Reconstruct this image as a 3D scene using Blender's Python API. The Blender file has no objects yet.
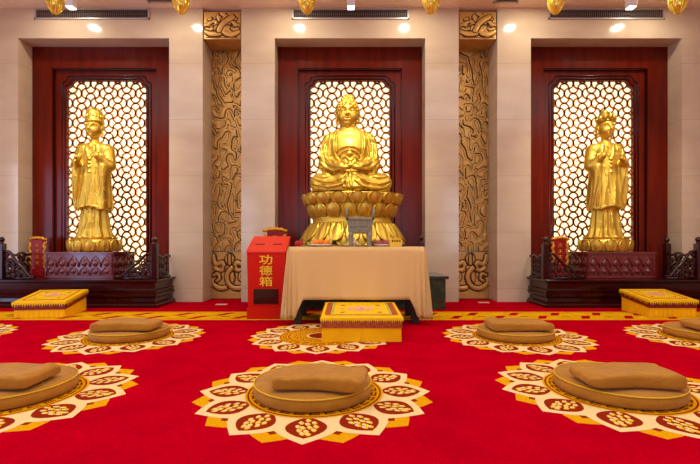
import bpy, math, random
import numpy as np
from mathutils import Vector, Matrix

S = bpy.context.scene
COL = S.collection
PI = math.pi
RNG = random.Random(7)

# ------------------------------------------------------------------ camera
F_PX, HOR, EYE = 430.0, 245.0, 0.90
cd = bpy.data.cameras.new('camera')
cam = bpy.data.objects.new('camera', cd)
COL.objects.link(cam)
cam.location = (0, 0, EYE)
cam.rotation_euler = (PI / 2, 0, 0)
cd.sensor_fit = 'HORIZONTAL'
cd.sensor_width = 36
cd.lens = 36 * F_PX / 700
cd.shift_y = (HOR - 232) / 700
cd.clip_end = 100
S.camera = cam

# ------------------------------------------------------------------ world, exposure, lights
w = bpy.data.worlds.new('world')
S.world = w
w.use_nodes = True
w.node_tree.nodes['Background'].inputs[0].default_value = (0.75, 0.87, 1.0, 1)
w.node_tree.nodes['Background'].inputs[1].default_value = 1.6
S.view_settings.view_transform = 'Standard'
S.view_settings.look = 'None'
S.view_settings.gamma = 1
S.view_settings.use_curve_mapping = False
S.view_settings.exposure = -0.68


def area(name, loc, rot, sx, sy, power, color, shape='RECTANGLE', spread=PI):
    l = bpy.data.lights.new(name, 'AREA')
    l.shape = shape
    l.size = sx
    if shape == 'RECTANGLE':
        l.size_y = sy
    l.energy = power
    l.color = color
    l.spread = spread
    o = bpy.data.objects.new(name, l)
    COL.objects.link(o)
    o.location = loc
    o.rotation_euler = rot
    return o


WARM = (1.0, 0.90, 0.74)
NEUT = (1.0, 0.98, 0.93)
for x in (-3.3, 3.3):
    area('overhead_fill', (x, 2.2, 4.60), (0, 0, 0), 5.6, 4.6, 250, NEUT)  # added overhead fill without fixtures, made broad to keep reflections soft
for x in (-4.4, -2.63, -0.87, 0.93, 2.75, 4.6):
    area('downlight', (x, 6.2, 4.64), (0, 0, 0), 0.16, 0.16, 22, WARM, 'DISK')
for x in (-4.05, 0.0, 4.05):      # unseen spots added overhead to bring out the statues' relief
    area('statue_fill_spot', (x * 0.97, 4.6, 4.55), (math.radians(42), 0, 0), 0.3, 0.3, 22, WARM, 'DISK', 0.9)
for x in (-4.6, -1.7, 1.7, 4.6):  # daylight through the windows of the rear wall
    area('window_daylight', (x, -3.9, 1.9), (PI / 2, 0, 0), 1.5, 2.6, 55, (0.60, 0.76, 1.0))
for y in (1.3, 3.9):              # daylight through the windows of the left wall
    for d in (-.42, .42):
        area('window_daylight', (-6.95, y + d, 1.40), (0, -PI / 2, 0), 2.4, 0.7, 42, (0.42, 0.58, 1.0))


# ------------------------------------------------------------------ materials
def lin(c):
    r = []
    for v in c:
        v /= 255.0
        r.append(v / 12.92 if v <= 0.04045 else ((v + 0.055) / 1.055) ** 2.4)
    return (*r, 1)


def mat(name, rgb, rough=0.5, metal=0.0, coat=0.0, bump=0.0, bscale=30, var=0.0, vscale=5, emit=None, es=0, trans=0,
        stretch=None, rgb2=None, sheen=0, spec=0.5):
    m = bpy.data.materials.new(name)
    m.use_nodes = True
    nt = m.node_tree
    b = nt.nodes['Principled BSDF']
    b.inputs['Base Color'].default_value = lin(rgb)
    b.inputs['Roughness'].default_value = rough
    b.inputs['Metallic'].default_value = metal
    b.inputs['Coat Weight'].default_value = coat
    b.inputs['Coat Roughness'].default_value = 0.06
    b.inputs['Transmission Weight'].default_value = trans
    b.inputs['Sheen Weight'].default_value = sheen
    b.inputs['Specular IOR Level'].default_value = spec
    if emit:
        b.inputs['Emission Color'].default_value = lin(emit)
        b.inputs['Emission Strength'].default_value = es
    if bump or var or rgb2:
        tc = nt.nodes.new('ShaderNodeTexCoord')
        mp = nt.nodes.new('ShaderNodeMapping')
        nt.links.new(tc.outputs['Object'], mp.inputs[0])
        if stretch:
            mp.inputs['Scale'].default_value = stretch
    if var or rgb2:
        n = nt.nodes.new('ShaderNodeTexNoise')
        n.inputs['Scale'].default_value = vscale
        n.inputs['Detail'].default_value = 6
        nt.links.new(mp.outputs[0], n.inputs[0])
        r = nt.nodes.new('ShaderNodeValToRGB')
        c1 = lin(rgb)
        if rgb2:
            c2 = lin(rgb2)
        else:
            c2 = tuple(max(0, v * (1 - var)) for v in c1[:3]) + (1,)
        r.color_ramp.elements[0].position = 0.3
        r.color_ramp.elements[1].position = 0.7
        r.color_ramp.elements[0].color = c2
        r.color_ramp.elements[1].color = c1
        nt.links.new(n.outputs[0], r.inputs[0])
        nt.links.new(r.outputs[0], b.inputs['Base Color'])
    if bump:
        n2 = nt.nodes.new('ShaderNodeTexNoise')
        n2.inputs['Scale'].default_value = bscale
        n2.inputs['Detail'].default_value = 4
        nt.links.new(mp.outputs[0], n2.inputs[0])
        bp = nt.nodes.new('ShaderNodeBump')
        bp.inputs['Strength'].default_value = bump
        bp.inputs['Distance'].default_value = 0.02
        nt.links.new(n2.outputs[0], bp.inputs['Height'])
        nt.links.new(bp.outputs[0], b.inputs['Normal'])
    return m


def marble_mat(name, rgb, rgb2, rough, seam_rgb, z0=0.21, step=0.89):
    m = mat(name, rgb, rough, var=0.1, vscale=1.6, rgb2=rgb2, stretch=(1, 1, 3))
    nt = m.node_tree
    b = nt.nodes['Principled BSDF']
    src = b.inputs['Base Color'].links[0].from_socket
    g = nt.nodes.new('ShaderNodeNewGeometry')
    sp = nt.nodes.new('ShaderNodeSeparateXYZ')
    nt.links.new(g.outputs['Position'], sp.inputs[0])

    def mth(op, a, v):
        n = nt.nodes.new('ShaderNodeMath')
        n.operation = op
        nt.links.new(a, n.inputs[0])
        n.inputs[1].default_value = v
        return n.outputs[0]
    f = mth('LESS_THAN', mth('FRACT', mth('DIVIDE', mth('SUBTRACT', sp.outputs[2], z0), step), 0), 0.009)
    mx = nt.nodes.new('ShaderNodeMix')
    mx.data_type = 'RGBA'
    nt.links.new(f, mx.inputs[0])
    nt.links.new(src, mx.inputs[6])
    mx.inputs[7].default_value = lin(seam_rgb)
    nt.links.new(mx.outputs[2], b.inputs['Base Color'])
    return m


M = {}
M['marble'] = marble_mat('cream_marble', (208, 188, 160), (196, 174, 146), 0.12, (182, 160, 134))
M['ceiling'] = mat('ceiling_paint', (246, 228, 198), 0.6)
M['wallpaint'] = mat('side_wall_paint', (205, 180, 150), 0.5)
M['rear'] = mat('rear_wall_paint', (110, 92, 76), 0.6)
M['floor'] = mat('floor_stone', (150, 130, 110), 0.3)
M['lacquer'] = mat('red_lacquered_wood', (104, 24, 6), 0.22, spec=0.2, var=0.35, vscale=3, stretch=(4, 4, 0.5))
M['lacquer_dark'] = mat('burgundy_lacquered_wood', (54, 8, 8), 0.16, coat=0.25, spec=0.3, var=0.3, vscale=4)
M['lacquer_line'] = mat('dark_lacquer_moulding', (44, 8, 6), 0.2, coat=0.1, spec=0.3)
M['lattice'] = mat('bronze_brown_lattice', (176, 104, 20), 0.5, spec=0.3)
M['glow'] = mat('backlit_screen', (255, 250, 225), 0.5, emit=(255, 249, 206), es=2.1)
M['gold'] = mat('statue_gold', (212, 176, 66), 0.40, metal=0.82)
M['gold2'] = mat('statue_gold_standing', (212, 174, 66), 0.40, metal=0.82)
M['relief'] = mat('gilded_relief', (214, 164, 84), 0.42, metal=0.4, var=0.2, vscale=8)
M['plinth'] = mat('red_brown_wood_lit', (104, 26, 26), 0.22, coat=0.6)  # red-brown wood, base colour lightened to carry the bluish window reflection
M['groove'] = mat('relief_ground', (66, 34, 10), 0.7)
M['lampgold'] = mat('golden_glass', (236, 196, 80), 0.15, metal=0.7, emit=(255, 200, 60), es=0.1)
M['white'] = mat('white_metal', (235, 232, 228), 0.35)
M['silver'] = mat('silver_grille', (200, 196, 192), 0.3, metal=0.5)
M['ventdark'] = mat('vent_inside', (46, 36, 34), 0.7)
M['slat'] = mat('vent_slat', (120, 105, 100), 0.4, metal=0.3)
M['lamp'] = mat('lamp_face', (255, 255, 255), 0.5, emit=(255, 250, 240), es=6)
M['green'] = mat('dark_green_marble', (20, 36, 28), 0.15, coat=0.3, rgb2=(48, 70, 58), vscale=9)
M['boxred'] = mat('donation_box_red', (206, 26, 2), 0.4, spec=0.15)
M['boxtop'] = mat('donation_box_top_red', (226, 54, 30), 0.4, spec=0.3)
M['slot'] = mat('slot_dark', (60, 10, 8), 0.6)
M['darkglass'] = mat('dark_window', (38, 14, 14), 0.15, coat=0.3)
M['yellowpaint'] = mat('yellow_lettering', (248, 196, 20), 0.5)
M['cloth'] = mat('peach_tablecloth', (222, 180, 112), 0.75, bump=0.12, bscale=120, sheen=0.1)
M['black'] = mat('black_wood', (22, 18, 18), 0.4)
M['carpet'] = mat('red_carpet', (192, 0, 28), 0.95, var=0.2, vscale=3.2, bump=0.5, bscale=90, spec=0.0)
M['cream'] = mat('carpet_cream', (246, 216, 150), 0.95, bump=0.5, bscale=90, spec=0.02)
M['cgold'] = mat('carpet_gold', (232, 166, 10), 0.95, bump=0.5, bscale=90, spec=0.02)
M['cyellow'] = mat('carpet_yellow', (246, 190, 20), 0.95, bump=0.5, bscale=90, spec=0.02)
M['cbrown'] = mat('carpet_brown', (150, 40, 14), 0.95, bump=0.5, bscale=90, spec=0.02)
M['suede'] = mat('tan_suede', (186, 126, 34), 0.8, var=0.18, vscale=9, bump=0.7, bscale=16, sheen=0.1, spec=0.2)
M['piping'] = mat('yellow_piping', (230, 180, 10), 0.6)
M['ksilk'] = mat('yellow_brocade', (255, 202, 4), 0.55, var=0.10, vscale=14, spec=0.2, bump=0.15, bscale=60)
M['kskirt'] = mat('golden_skirt_cloth', (252, 186, 0), 0.7, spec=0.15, var=0.1, vscale=8)
M['kband'] = mat('brown_red_band', (150, 48, 12), 0.6, rgb2=(190, 90, 20), vscale=40)
M['kred'] = mat('dark_red_band', (124, 12, 14), 0.6)
M['kline'] = mat('red_border_thread', (200, 30, 20), 0.6)
M['pink'] = mat('pink_embroidery', (224, 110, 150), 0.6, rgb2=(240, 190, 170), vscale=50)
M['mint'] = mat('green_embroidery', (140, 180, 90), 0.6)
M['bronze'] = mat('grey_bronze', (150, 146, 122), 0.55, metal=0.25, var=0.25, vscale=20, bump=0.2, bscale=50)
M['porcelain'] = mat('white_porcelain', (236, 228, 216), 0.2)
M['orange'] = mat('orange_peel', (245, 140, 10), 0.45, bump=0.2, bscale=80)
M['pinkbox'] = mat('pink_wax', (200, 92, 96), 0.35)
M['cardyellow'] = mat('yellow_card', (240, 190, 40), 0.5)
M['ink'] = mat('black_ink', (30, 18, 10), 0.6)
M['flower'] = mat('red_petals', (176, 16, 18), 0.6)
M['clear'] = mat('clear_plastic', (245, 235, 225), 0.1, trans=0.9)
M['tabred'] = mat('tablet_red', (140, 12, 16), 0.4, spec=0.25)
M['tabgold'] = mat('tablet_gold', (214, 140, 30), 0.35, metal=0.6)
M['outlet'] = mat('brass_floor_plate', (226, 206, 160), 0.35, metal=0.2)
M['glass'] = mat('window_glass', (255, 255, 255), 0.0, trans=1.0)


# ------------------------------------------------------------------ mesh builder
class MB:
    def __init__(self):
        self.v, self.f, self.m, self.s = [], [], [], []

    def add(self, vs, fs, mi=0, smooth=False):
        o = len(self.v)
        self.v += [tuple(p) for p in vs]
        for f in fs:
            self.f.append(tuple(i + o for i in f))
            self.m.append(mi)
            self.s.append(smooth)
        return self

    def box(self, x0, x1, y0, y1, z0, z1, mi=0):
        vs = [(x, y, z) for x in (x0, x1) for y in (y0, y1) for z in (z0, z1)]
        fs = [(0, 1, 3, 2), (4, 6, 7, 5), (0, 4, 5, 1), (2, 3, 7, 6), (0, 2, 6, 4), (1, 5, 7, 3)]
        return self.add(vs, fs, mi)

    def hexa(self, bot, top, mi=0):
        return self.add(list(bot) + list(top),
                        [(3, 2, 1, 0), (4, 5, 6, 7), (0, 1, 5, 4), (1, 2, 6, 5), (2, 3, 7, 6), (3, 0, 4, 7)], mi)

    def lathe(self, prof, n=24, c=(0, 0, 0), sx=1, sy=1, mi=0, smooth=True, cap=True):
        vs = []
        for r, z in prof:
            for k in range(n):
                a = 2 * PI * k / n
                vs.append((c[0] + r * sx * math.cos(a), c[1] + r * sy * math.sin(a), c[2] + z))
        fs = []
        for j in range(len(prof) - 1):
            for k in range(n):
                k2 = (k + 1) % n
                fs.append((j * n + k, j * n + k2, (j + 1) * n + k2, (j + 1) * n + k))
        self.add(vs, fs, mi, smooth)
        if cap:
            o = len(self.v) - len(vs)
            self.f.append(tuple(o + k for k in reversed(range(n))))
            self.m.append(mi)
            self.s.append(False)
            self.f.append(tuple(o + (len(prof) - 1) * n + k for k in range(n)))
            self.m.append(mi)
            self.s.append(False)
        return self

    def ball(self, c, r, n=14, mi=0):
        rx, ry, rz = (r, r, r) if not hasattr(r, '__len__') else r
        h = max(5, n // 2)
        prof = [(max(1e-4, math.sin(PI * j / h)), -math.cos(PI * j / h)) for j in range(h + 1)]
        vs, fs = [], []
        for a, z in prof:
            for k in range(n):
                t = 2 * PI * k / n
                vs.append((c[0] + rx * a * math.cos(t), c[1] + ry * a * math.sin(t), c[2] + rz * z))
        for j in range(h):
            for k in range(n):
                k2 = (k + 1) % n
                fs.append((j * n + k, j * n + k2, (j + 1) * n + k2, (j + 1) * n + k))
        return self.add(vs, fs, mi, True)

    def tube(self, pts, r, n=8, closed=False, mi=0, flat=None):
        P = [Vector(p) for p in pts]
        N = len(P)
        vs = []
        prev = None
        for i, p in enumerate(P):
            if closed:
                t = P[(i + 1) % N] - P[i - 1]
            else:
                t = P[min(i + 1, N - 1)] - P[max(i - 1, 0)]
            t.normalize()
            if prev is None:
                ref = Vector((0, 0, 1)) if abs(t.z) < 0.9 else Vector((0, 1, 0))
                u = t.cross(ref).normalized()
            else:
                u = (prev - t * prev.dot(t))
                u = u.normalized() if u.length > 1e-6 else t.orthogonal().normalized()
            prev = u
            vv = t.cross(u)
            rr = r[i] if hasattr(r, '__len__') else r
            for k in range(n):
                a = 2 * PI * k / n
                vs.append(p + u * rr * math.cos(a) + vv * rr * math.sin(a))
        fs = []
        for i in range(N if closed else N - 1):
            j = (i + 1) % N
            for k in range(n):
                k2 = (k + 1) % n
                fs.append((i * n + k, i * n + k2, j * n + k2, j * n + k))
        self.add(vs, fs, mi, True)
        if not closed:
            o = len(self.v) - len(vs)
            self.f += [tuple(o + k for k in reversed(range(n))), tuple(o + (N - 1) * n + k for k in range(n))]
            self.m += [mi, mi]
            self.s += [False, False]
        return self

    def ribbon(self, pts, wd, y0, y1, mi=0, closed=False):
        """rectangular strip following 2D path (x,z), lying between y0 and y1"""
        P = [Vector((p[0], 0, p[1])) for p in pts]
        N = len(P)
        vs = []
        for i, p in enumerate(P):
            if closed:
                t = P[(i + 1) % N] - P[i - 1]
            else:
                t = P[min(i + 1, N - 1)] - P[max(i - 1, 0)]
            t.normalize()
            nn = Vector((t.z, 0, -t.x)) * wd / 2
            for q, y in ((p + nn, y0), (p - nn, y0), (p - nn, y1), (p + nn, y1)):
                vs.append((q.x, y, q.z))
        fs = []
        for i in range(N if closed else N - 1):
            j = (i + 1) % N
            for k in range(4):
                k2 = (k + 1) % 4
                fs.append((i * 4 + k, i * 4 + k2, j * 4 + k2, j * 4 + k))
        if not closed:
            fs += [(3, 2, 1, 0), tuple((N - 1) * 4 + k for k in range(4))]
        return self.add(vs, fs, mi)

    def poly(self, pts, z, mi=0):
        ar = sum(a[0] * c[1] - c[0] * a[1] for a, c in zip(pts, pts[1:] + pts[:1]))
        if ar < 0:
            pts = pts[::-1]
        return self.add([(p[0], p[1], z) for p in pts], [tuple(range(len(pts)))], mi)

    def mesh(self, name, mats):
        me = bpy.data.meshes.new(name)
        me.from_pydata(self.v, [], self.f)
        for m_ in (mats if isinstance(mats, (list, tuple)) else [mats]):
            me.materials.append(m_)
        me.polygons.foreach_set('material_index', self.m)
        me.polygons.foreach_set('use_smooth', self.s)
        me.update()
        return me

    def build(self, name, mats, parent=None, loc=(0, 0, 0), rz=0, bevel=0.0, recalc=True):
        me = self.mesh(name, mats)
        if recalc:
            fix_normals(me)
        o = bpy.data.objects.new(name, me)
        COL.objects.link(o)
        o.location = loc
        o.rotation_euler = (0, 0, rz)
        if parent:
            o.parent = parent
        if bevel:
            b = o.modifiers.new('bevel', 'BEVEL')
            b.width = bevel
            b.segments = 2
            b.limit_method = 'ANGLE'
        return o


def fix_normals(me):
    import bmesh
    bm = bmesh.new()
    bm.from_mesh(me)
    bmesh.ops.recalc_face_normals(bm, faces=bm.faces)
    bm.to_mesh(me)
    bm.free()


def empty(name, loc, rz=0):
    o = bpy.data.objects.new(name, None)
    COL.objects.link(o)
    o.location = loc
    o.rotation_euler = (0, 0, rz)
    o.empty_display_size = 0.1
    return o


def tag(o, label, cat, group=None):
    o['label'] = label
    o['category'] = cat
    if group:
        o['group'] = group
    return o


def struct(o):
    o['kind'] = 'structure'
    return o


def copy_tree(o, parent=None):
    c = o.copy()
    COL.objects.link(c)
    c.parent = parent
    for ch in list(o.children):
        copy_tree(ch, c)
    return c


def curve_mesh(splines, extrude, bevel=0.0):
    """filled 2D curve (x,z plane after rotation) -> mesh with local x right, z up, y depth"""
    cu = bpy.data.curves.new('tmp', 'CURVE')
    cu.dimensions = '2D'
    cu.fill_mode = 'BOTH'
    cu.extrude = extrude / 2
    cu.bevel_depth = bevel
    for pts in splines:
        sp = cu.splines.new('POLY')
        sp.points.add(len(pts) - 1)
        for i, p in enumerate(pts):
            sp.points[i].co = (p[0], p[1], 0, 1)
        sp.use_cyclic_u = True
    o = bpy.data.objects.new('tmp', cu)
    COL.objects.link(o)
    dg = bpy.context.evaluated_depsgraph_get()
    me = bpy.data.meshes.new_from_object(o.evaluated_get(dg))
    me.transform(Matrix.Rotation(PI / 2, 4, 'X'))
    bpy.data.objects.remove(o)
    return me


def obj_mesh(name, me, m_, parent=None, loc=(0, 0, 0)):
    me.materials.clear()
    me.materials.append(m_)
    o = bpy.data.objects.new(name, me)
    COL.objects.link(o)
    o.location = loc
    o.parent = parent
    return o


# ------------------------------------------------------------------ room shell
W = 6.8          # front plane of the far wall
CEIL = 4.65
NB = 7.25        # back of the pilaster recesses
NI = 7.10        # face of the niche panelling
HEAD = 4.17      # soffit height of the niches
b = MB()
b.box(-7, 7, -4.2, 7.7, -0.12, -0.012)
struct(b.build('floor', M['floor']))
b = MB()
b.box(-7, 7, -4.2, 7.7, CEIL, CEIL + 0.15)
struct(b.build('ceiling', M['ceiling']))
b = MB()
BK = 7.7
for sgn in (-1, 1):
    for (a, c) in ((1.19, 1.72), (2.33, 2.86), (5.25, 7.0)):
        x0, x1 = sorted((sgn * a, sgn * c))
        b.box(x0, x1, W, BK, 0, HEAD)
    x0, x1 = sorted((sgn * 1.72, sgn * 2.33))
    b.box(x0, x1, NB + 0.07, BK, 0, HEAD)
b.box(-1.72, 1.72, W, BK, HEAD, CEIL)
b.box(-7, -2.33, W, BK, HEAD, CEIL)
b.box(2.33, 7, W, BK, HEAD, CEIL)
b.box(-2.33, -1.72, NB + 0.07, BK, HEAD, CEIL)
b.box(1.72, 2.33, NB + 0.07, BK, HEAD, CEIL)
for sgn, (a, c) in ((-1, (2.86, 5.25)), (1, (2.86, 5.25)), (0, (-1.19, 1.19))):
    x0, x1 = (a, c) if sgn == 0 else sorted((sgn * a, sgn * c))
    b.box(x0, x1, 7.46, BK, 0, HEAD)
struct(b.build('wall_back', M['marble']))
b = MB()
b.box(7.0, 7.15, -4.2, BK, 0, CEIL)
struct(b.build('wall_right', M['wallpaint']))
b = MB()
ys = [-4.2, 0.4, 2.2, 3.0, 4.8, BK]
for i in range(5):
    if i % 2 == 0:
        b.box(-7.15, -7.0, ys[i], ys[i + 1], 0, CEIL)
    else:
        b.box(-7.15, -7.0, ys[i], ys[i + 1], 0, 0.12)
        b.box(-7.15, -7.0, ys[i], ys[i + 1], 2.7, CEIL)
struct(b.build('wall_left', M['wallpaint']))
for nm, ya, yb in (('window_5', .4, 2.2), ('window_6', 3.0, 4.8)):
    b = MB()
    for (a, c, d, e) in ((ya, ya + .05, .12, 2.7), (yb - .05, yb, .12, 2.7), (ya, yb, .12, .17), (ya, yb, 2.65, 2.7), ((ya + yb) / 2 - .03, (ya + yb) / 2 + .03, .12, 2.7)):
        b.box(-7.1, -7.06, a, c, d, e)
    struct(b.build(nm, M['white']))
# rear wall with four tall windows
b = MB()
xs = [-7, -5.4, -3.8, -2.5, -0.9, 0.9, 2.5, 3.8, 5.4, 7]
for i in range(len(xs) - 1):
    if i % 2 == 0:
        b.box(xs[i], xs[i + 1], -4.2, -4.05, 0, CEIL)
    else:
        b.box(xs[i], xs[i + 1], -4.2, -4.05, 0, 0.5)
        b.box(xs[i], xs[i + 1], -4.2, -4.05, 3.3, CEIL)
struct(b.build('wall_rear', M['rear']))
k = 0
for i in (1, 3, 5, 7):
    k += 1
    b = MB()
    x0, x1 = xs[i], xs[i + 1]
    for (a, c, d, e) in ((x0, x0 + .06, .5, 3.3), (x1 - .06, x1, .5, 3.3), (x0, x1, .5, .56), (x0, x1, 3.24, 3.3),
                         ((x0 + x1) / 2 - .03, (x0 + x1) / 2 + .03, .5, 3.3), (x0, x1, 2.3, 2.36)):
        b.box(a, c, -4.16, -4.1, d, e)
    struct(b.build('window_%d' % k, M['white']))


# ------------------------------------------------------------------ carpet with woven rosettes and border
ROS = [(-2.06, 2.595), (-0.216, 2.645), (1.655, 2.68), (-4.15, 4.23), (-2.17, 4.23), (-0.28, 4.25), (1.63, 4.22), (3.50, 4.20)]
cb = MB()
cb.box(-6.95, 6.95, -4.0, W - 0.005, -0.012, 0.0, 0)
cb.box(-2.33 + .01, -1.72 - .01, W - 0.005, NB - .06, -0.012, 0.0, 0)
cb.box(1.72 + .01, 2.33 - .01, W - 0.005, NB - .06, -0.012, 0.0, 0)


def polar(cx, cy, r, a):
    return (cx + r * math.sin(a), cy - r * math.cos(a))


def petal_outline(cx, cy, a, r0, r1, half, n=7, sh=0.55):
    """pointed petal from radius r0 to r1 along angle a; half = widest half width"""
    L, Rr = [], []
    for i in range(n + 1):
        t = i / n
        wd = half * (0.72 + 0.28 * math.sin(min(1, t / sh) * PI / 2)) if t < sh else half * (1 - ((t - sh) / (1 - sh)) ** 1.35)
        r = r0 + (r1 - r0) * t
        ux, uy = math.sin(a), -math.cos(a)
        px, py = math.cos(a), math.sin(a)
        L.append((cx + ux * r + px * wd, cy + uy * r + py * wd))
        if wd > 1e-5:
            Rr.append((cx + ux * r - px * wd, cy + uy * r - py * wd))
    return L + Rr[::-1]


def lens(cx, cy, a, r0, r1, half, n=10, pw=0.8):
    L, Rr = [], []
    for i in range(n + 1):
        t = i / n
        wd = half * math.sin(PI * t) ** pw
        r = r0 + (r1 - r0) * t
        ux, uy = math.sin(a), -math.cos(a)
        px, py = math.cos(a), math.sin(a)
        L.append((cx + ux * r + px * wd, cy + uy * r + py * wd))
        if 0 < i < n:
            Rr.append((cx + ux * r - px * wd, cy + uy * r - py * wd))
    return L + Rr[::-1]


def disc(cx, cy, r, z, mi, n=60):
    cb.poly([polar(cx, cy, r, 2 * PI * k / n) for k in range(n)], z, mi)


Z = 0.0003
for (cx, cy) in ROS:
    for q in range(12):                       # gold petals behind
        a = 2 * PI * (q + 0.5) / 12
        cb.poly(petal_outline(cx, cy, a, 0.36, 0.715, 0.150, sh=0.66), Z * (1 + .4 * (q % 2)), 2)
        cb.poly(petal_outline(cx, cy, a, 0.42, 0.63, 0.085), Z * 2, 4)
    for q in range(12):                       # cream petals
        a = 2 * PI * q / 12
        cb.poly(petal_outline(cx, cy, a, 0.36, 0.708, 0.158, sh=0.56), Z * (3 + .5 * (q % 2)), 1)
    for q in range(12):
        a = 2 * PI * q / 12
        cb.poly(lens(cx, cy, a, 0.400, 0.650, 0.104, pw=0.80), Z * 4, 4)
        ux, uy = math.sin(a), -math.cos(a)
        px, py = math.cos(a), math.sin(a)
        for (r, s) in ((.44, 0), (.47, .033), (.47, -.033), (.485, 0), (.515, .045), (.515, -.045), (.525, .014), (.53, -.02),
                       (.555, .036), (.56, -.034), (.57, 0), (.60, .012), (.595, -.016)):
            for dz, mi, sc, off in ((5, 3, 1.0, 0.006), (6, 1, 0.78, 0)):
                rr = r - 0.016 + off * 0.5
                c0 = (cx + px * (s + off), cy + py * (s + off))
                cb.poly(lens(c0[0], c0[1], a, rr, rr + 0.040 * sc, 0.0135 * sc, n=5), Z * dz, mi)
    disc(cx, cy, 0.418, Z * 5, 2)
    disc(cx, cy, 0.405, Z * 6, 4)
    disc(cx, cy, 0.395, Z * 7, 2)
    for q in range(28):                       # key dashes round the ring
        a0 = 2 * PI * q / 28
        for (r0, r1, d) in ((.368, .380, .16), (.345, .356, .16)):
            cb.poly([polar(cx, cy, r0, a0), polar(cx, cy, r0, a0 + d * .5), polar(cx, cy, r0, a0 + d), polar(cx, cy, r1, a0 + d),
                     polar(cx, cy, r1, a0 + d * .5), polar(cx, cy, r1, a0)], Z * 8, 4)
        cb.poly([polar(cx, cy, .345, a0), polar(cx, cy, .345, a0 + .03), polar(cx, cy, .38, a0 + .03), polar(cx, cy, .38, a0)], Z * 8, 4)
    for r0, mi in ((.33, 4), (.318, 2)):
        disc(cx, cy, r0, Z * (8 if mi == 4 else 9), mi)
    for row, rr in enumerate((.30, .25, .20)):
        for q in range(16):
            a = 2 * PI * (q + 0.5 * (row % 2)) / 16
            x, y = polar(cx, cy, rr - 0.03, a)
            for r_, mi, dz in ((.048, 4, 10), (.040, 3, 11), (.026, 4, 12), (.018, 2, 13)):
                cb.poly([(x + r_ * math.cos(t * PI / 5), y + r_ * math.sin(t * PI / 5)) for t in range(10)], Z * (dz + row * 4) * 0.5 + Z * 5, mi)
    disc(cx, cy, .155, Z * 17, 2)
    for q in range(16):
        a = 2 * PI * q / 16
        x, y = polar(cx, cy, .130, a)
        cb.poly([(x + .022 * math.cos(t * PI / 5), y + .022 * math.sin(t * PI / 5)) for t in range(10)], Z * 18, 1)
    disc(cx, cy, .125, Z * 19, 4)
# border band
y0, y1 = 5.16, 5.79
for (a, c, mi, z) in ((y0, y1, 3, 1), (y0 + .05, y1 - .05, 4, 2), (y0 + .065, y1 - .065, 2, 3)):
    cb.add([(-6.95, a, Z * z), (6.95, a, Z * z), (6.95, c, Z * z), (-6.95, c, Z * z)], [(0, 1, 2, 3)], mi)
x = -6.8
k = 0
while x < 6.6:
    ya, yb = ((y0 + .09, y0 + .30), (y1 - .30, y1 - .09))[k % 2]
    cb.poly([(x - .02, ya), (x + .08, ya), (x + .20, yb), (x + .09, yb)], Z * 5, 0)
    for d, wdt in ((0.11, 0.11),):
        cb.poly([(x + .09, ya), (x + .26, ya), (x + .26, ya + .07), (x + .11, ya + .07)], Z * 4, 3)
        cb.poly([(x - .02, yb), (x - .18, yb), (x - .18, yb - .07), (x - .04, yb - .07)], Z * 4, 3)
    yc, yd = ((y0 + .36, y0 + .42), (y1 - .42, y1 - .36))[k % 2]
    cb.poly([(x - .02, yc), (x + .2, yc), (x + .2, yd), (x - .02, yd)], Z * 4, 3)
    x += .268
    k += 1
o = cb.build('carpet', [M['carpet'], M['cream'], M['cgold'], M['cyellow'], M['cbrown']], recalc=False)
tag(o, 'red wall-to-wall carpet woven with cream and gold lotus rosettes and a golden fret border', 'carpet')


# ------------------------------------------------------------------ niche screens
def niche_opening(hw, z0, z1, grow=0.0):
    """stepped-corner opening outline, local x centred"""
    pts = [(-hw - grow, z0 - grow), (hw + grow, z0 - grow)]
    g = grow
    X, T = hw + g, z1 + g

    def arc(cx, cy, r, a0, a1, n=7):
        return [(cx + r * math.cos(a0 + (a1 - a0) * i / n), cy + r * math.sin(a0 + (a1 - a0) * i / n)) for i in range(n + 1)]
    right = [(X, T - 0.19)] + arc(X - 0.055, T - 0.155, 0.055, 0, PI / 2 * .9, 5) + arc(X - 0.16, T - 0.085, 0.085, 0.1, PI / 2, 6)
    pts += right + [(-x, z) for x, z in right[::-1]]
    return pts


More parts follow.
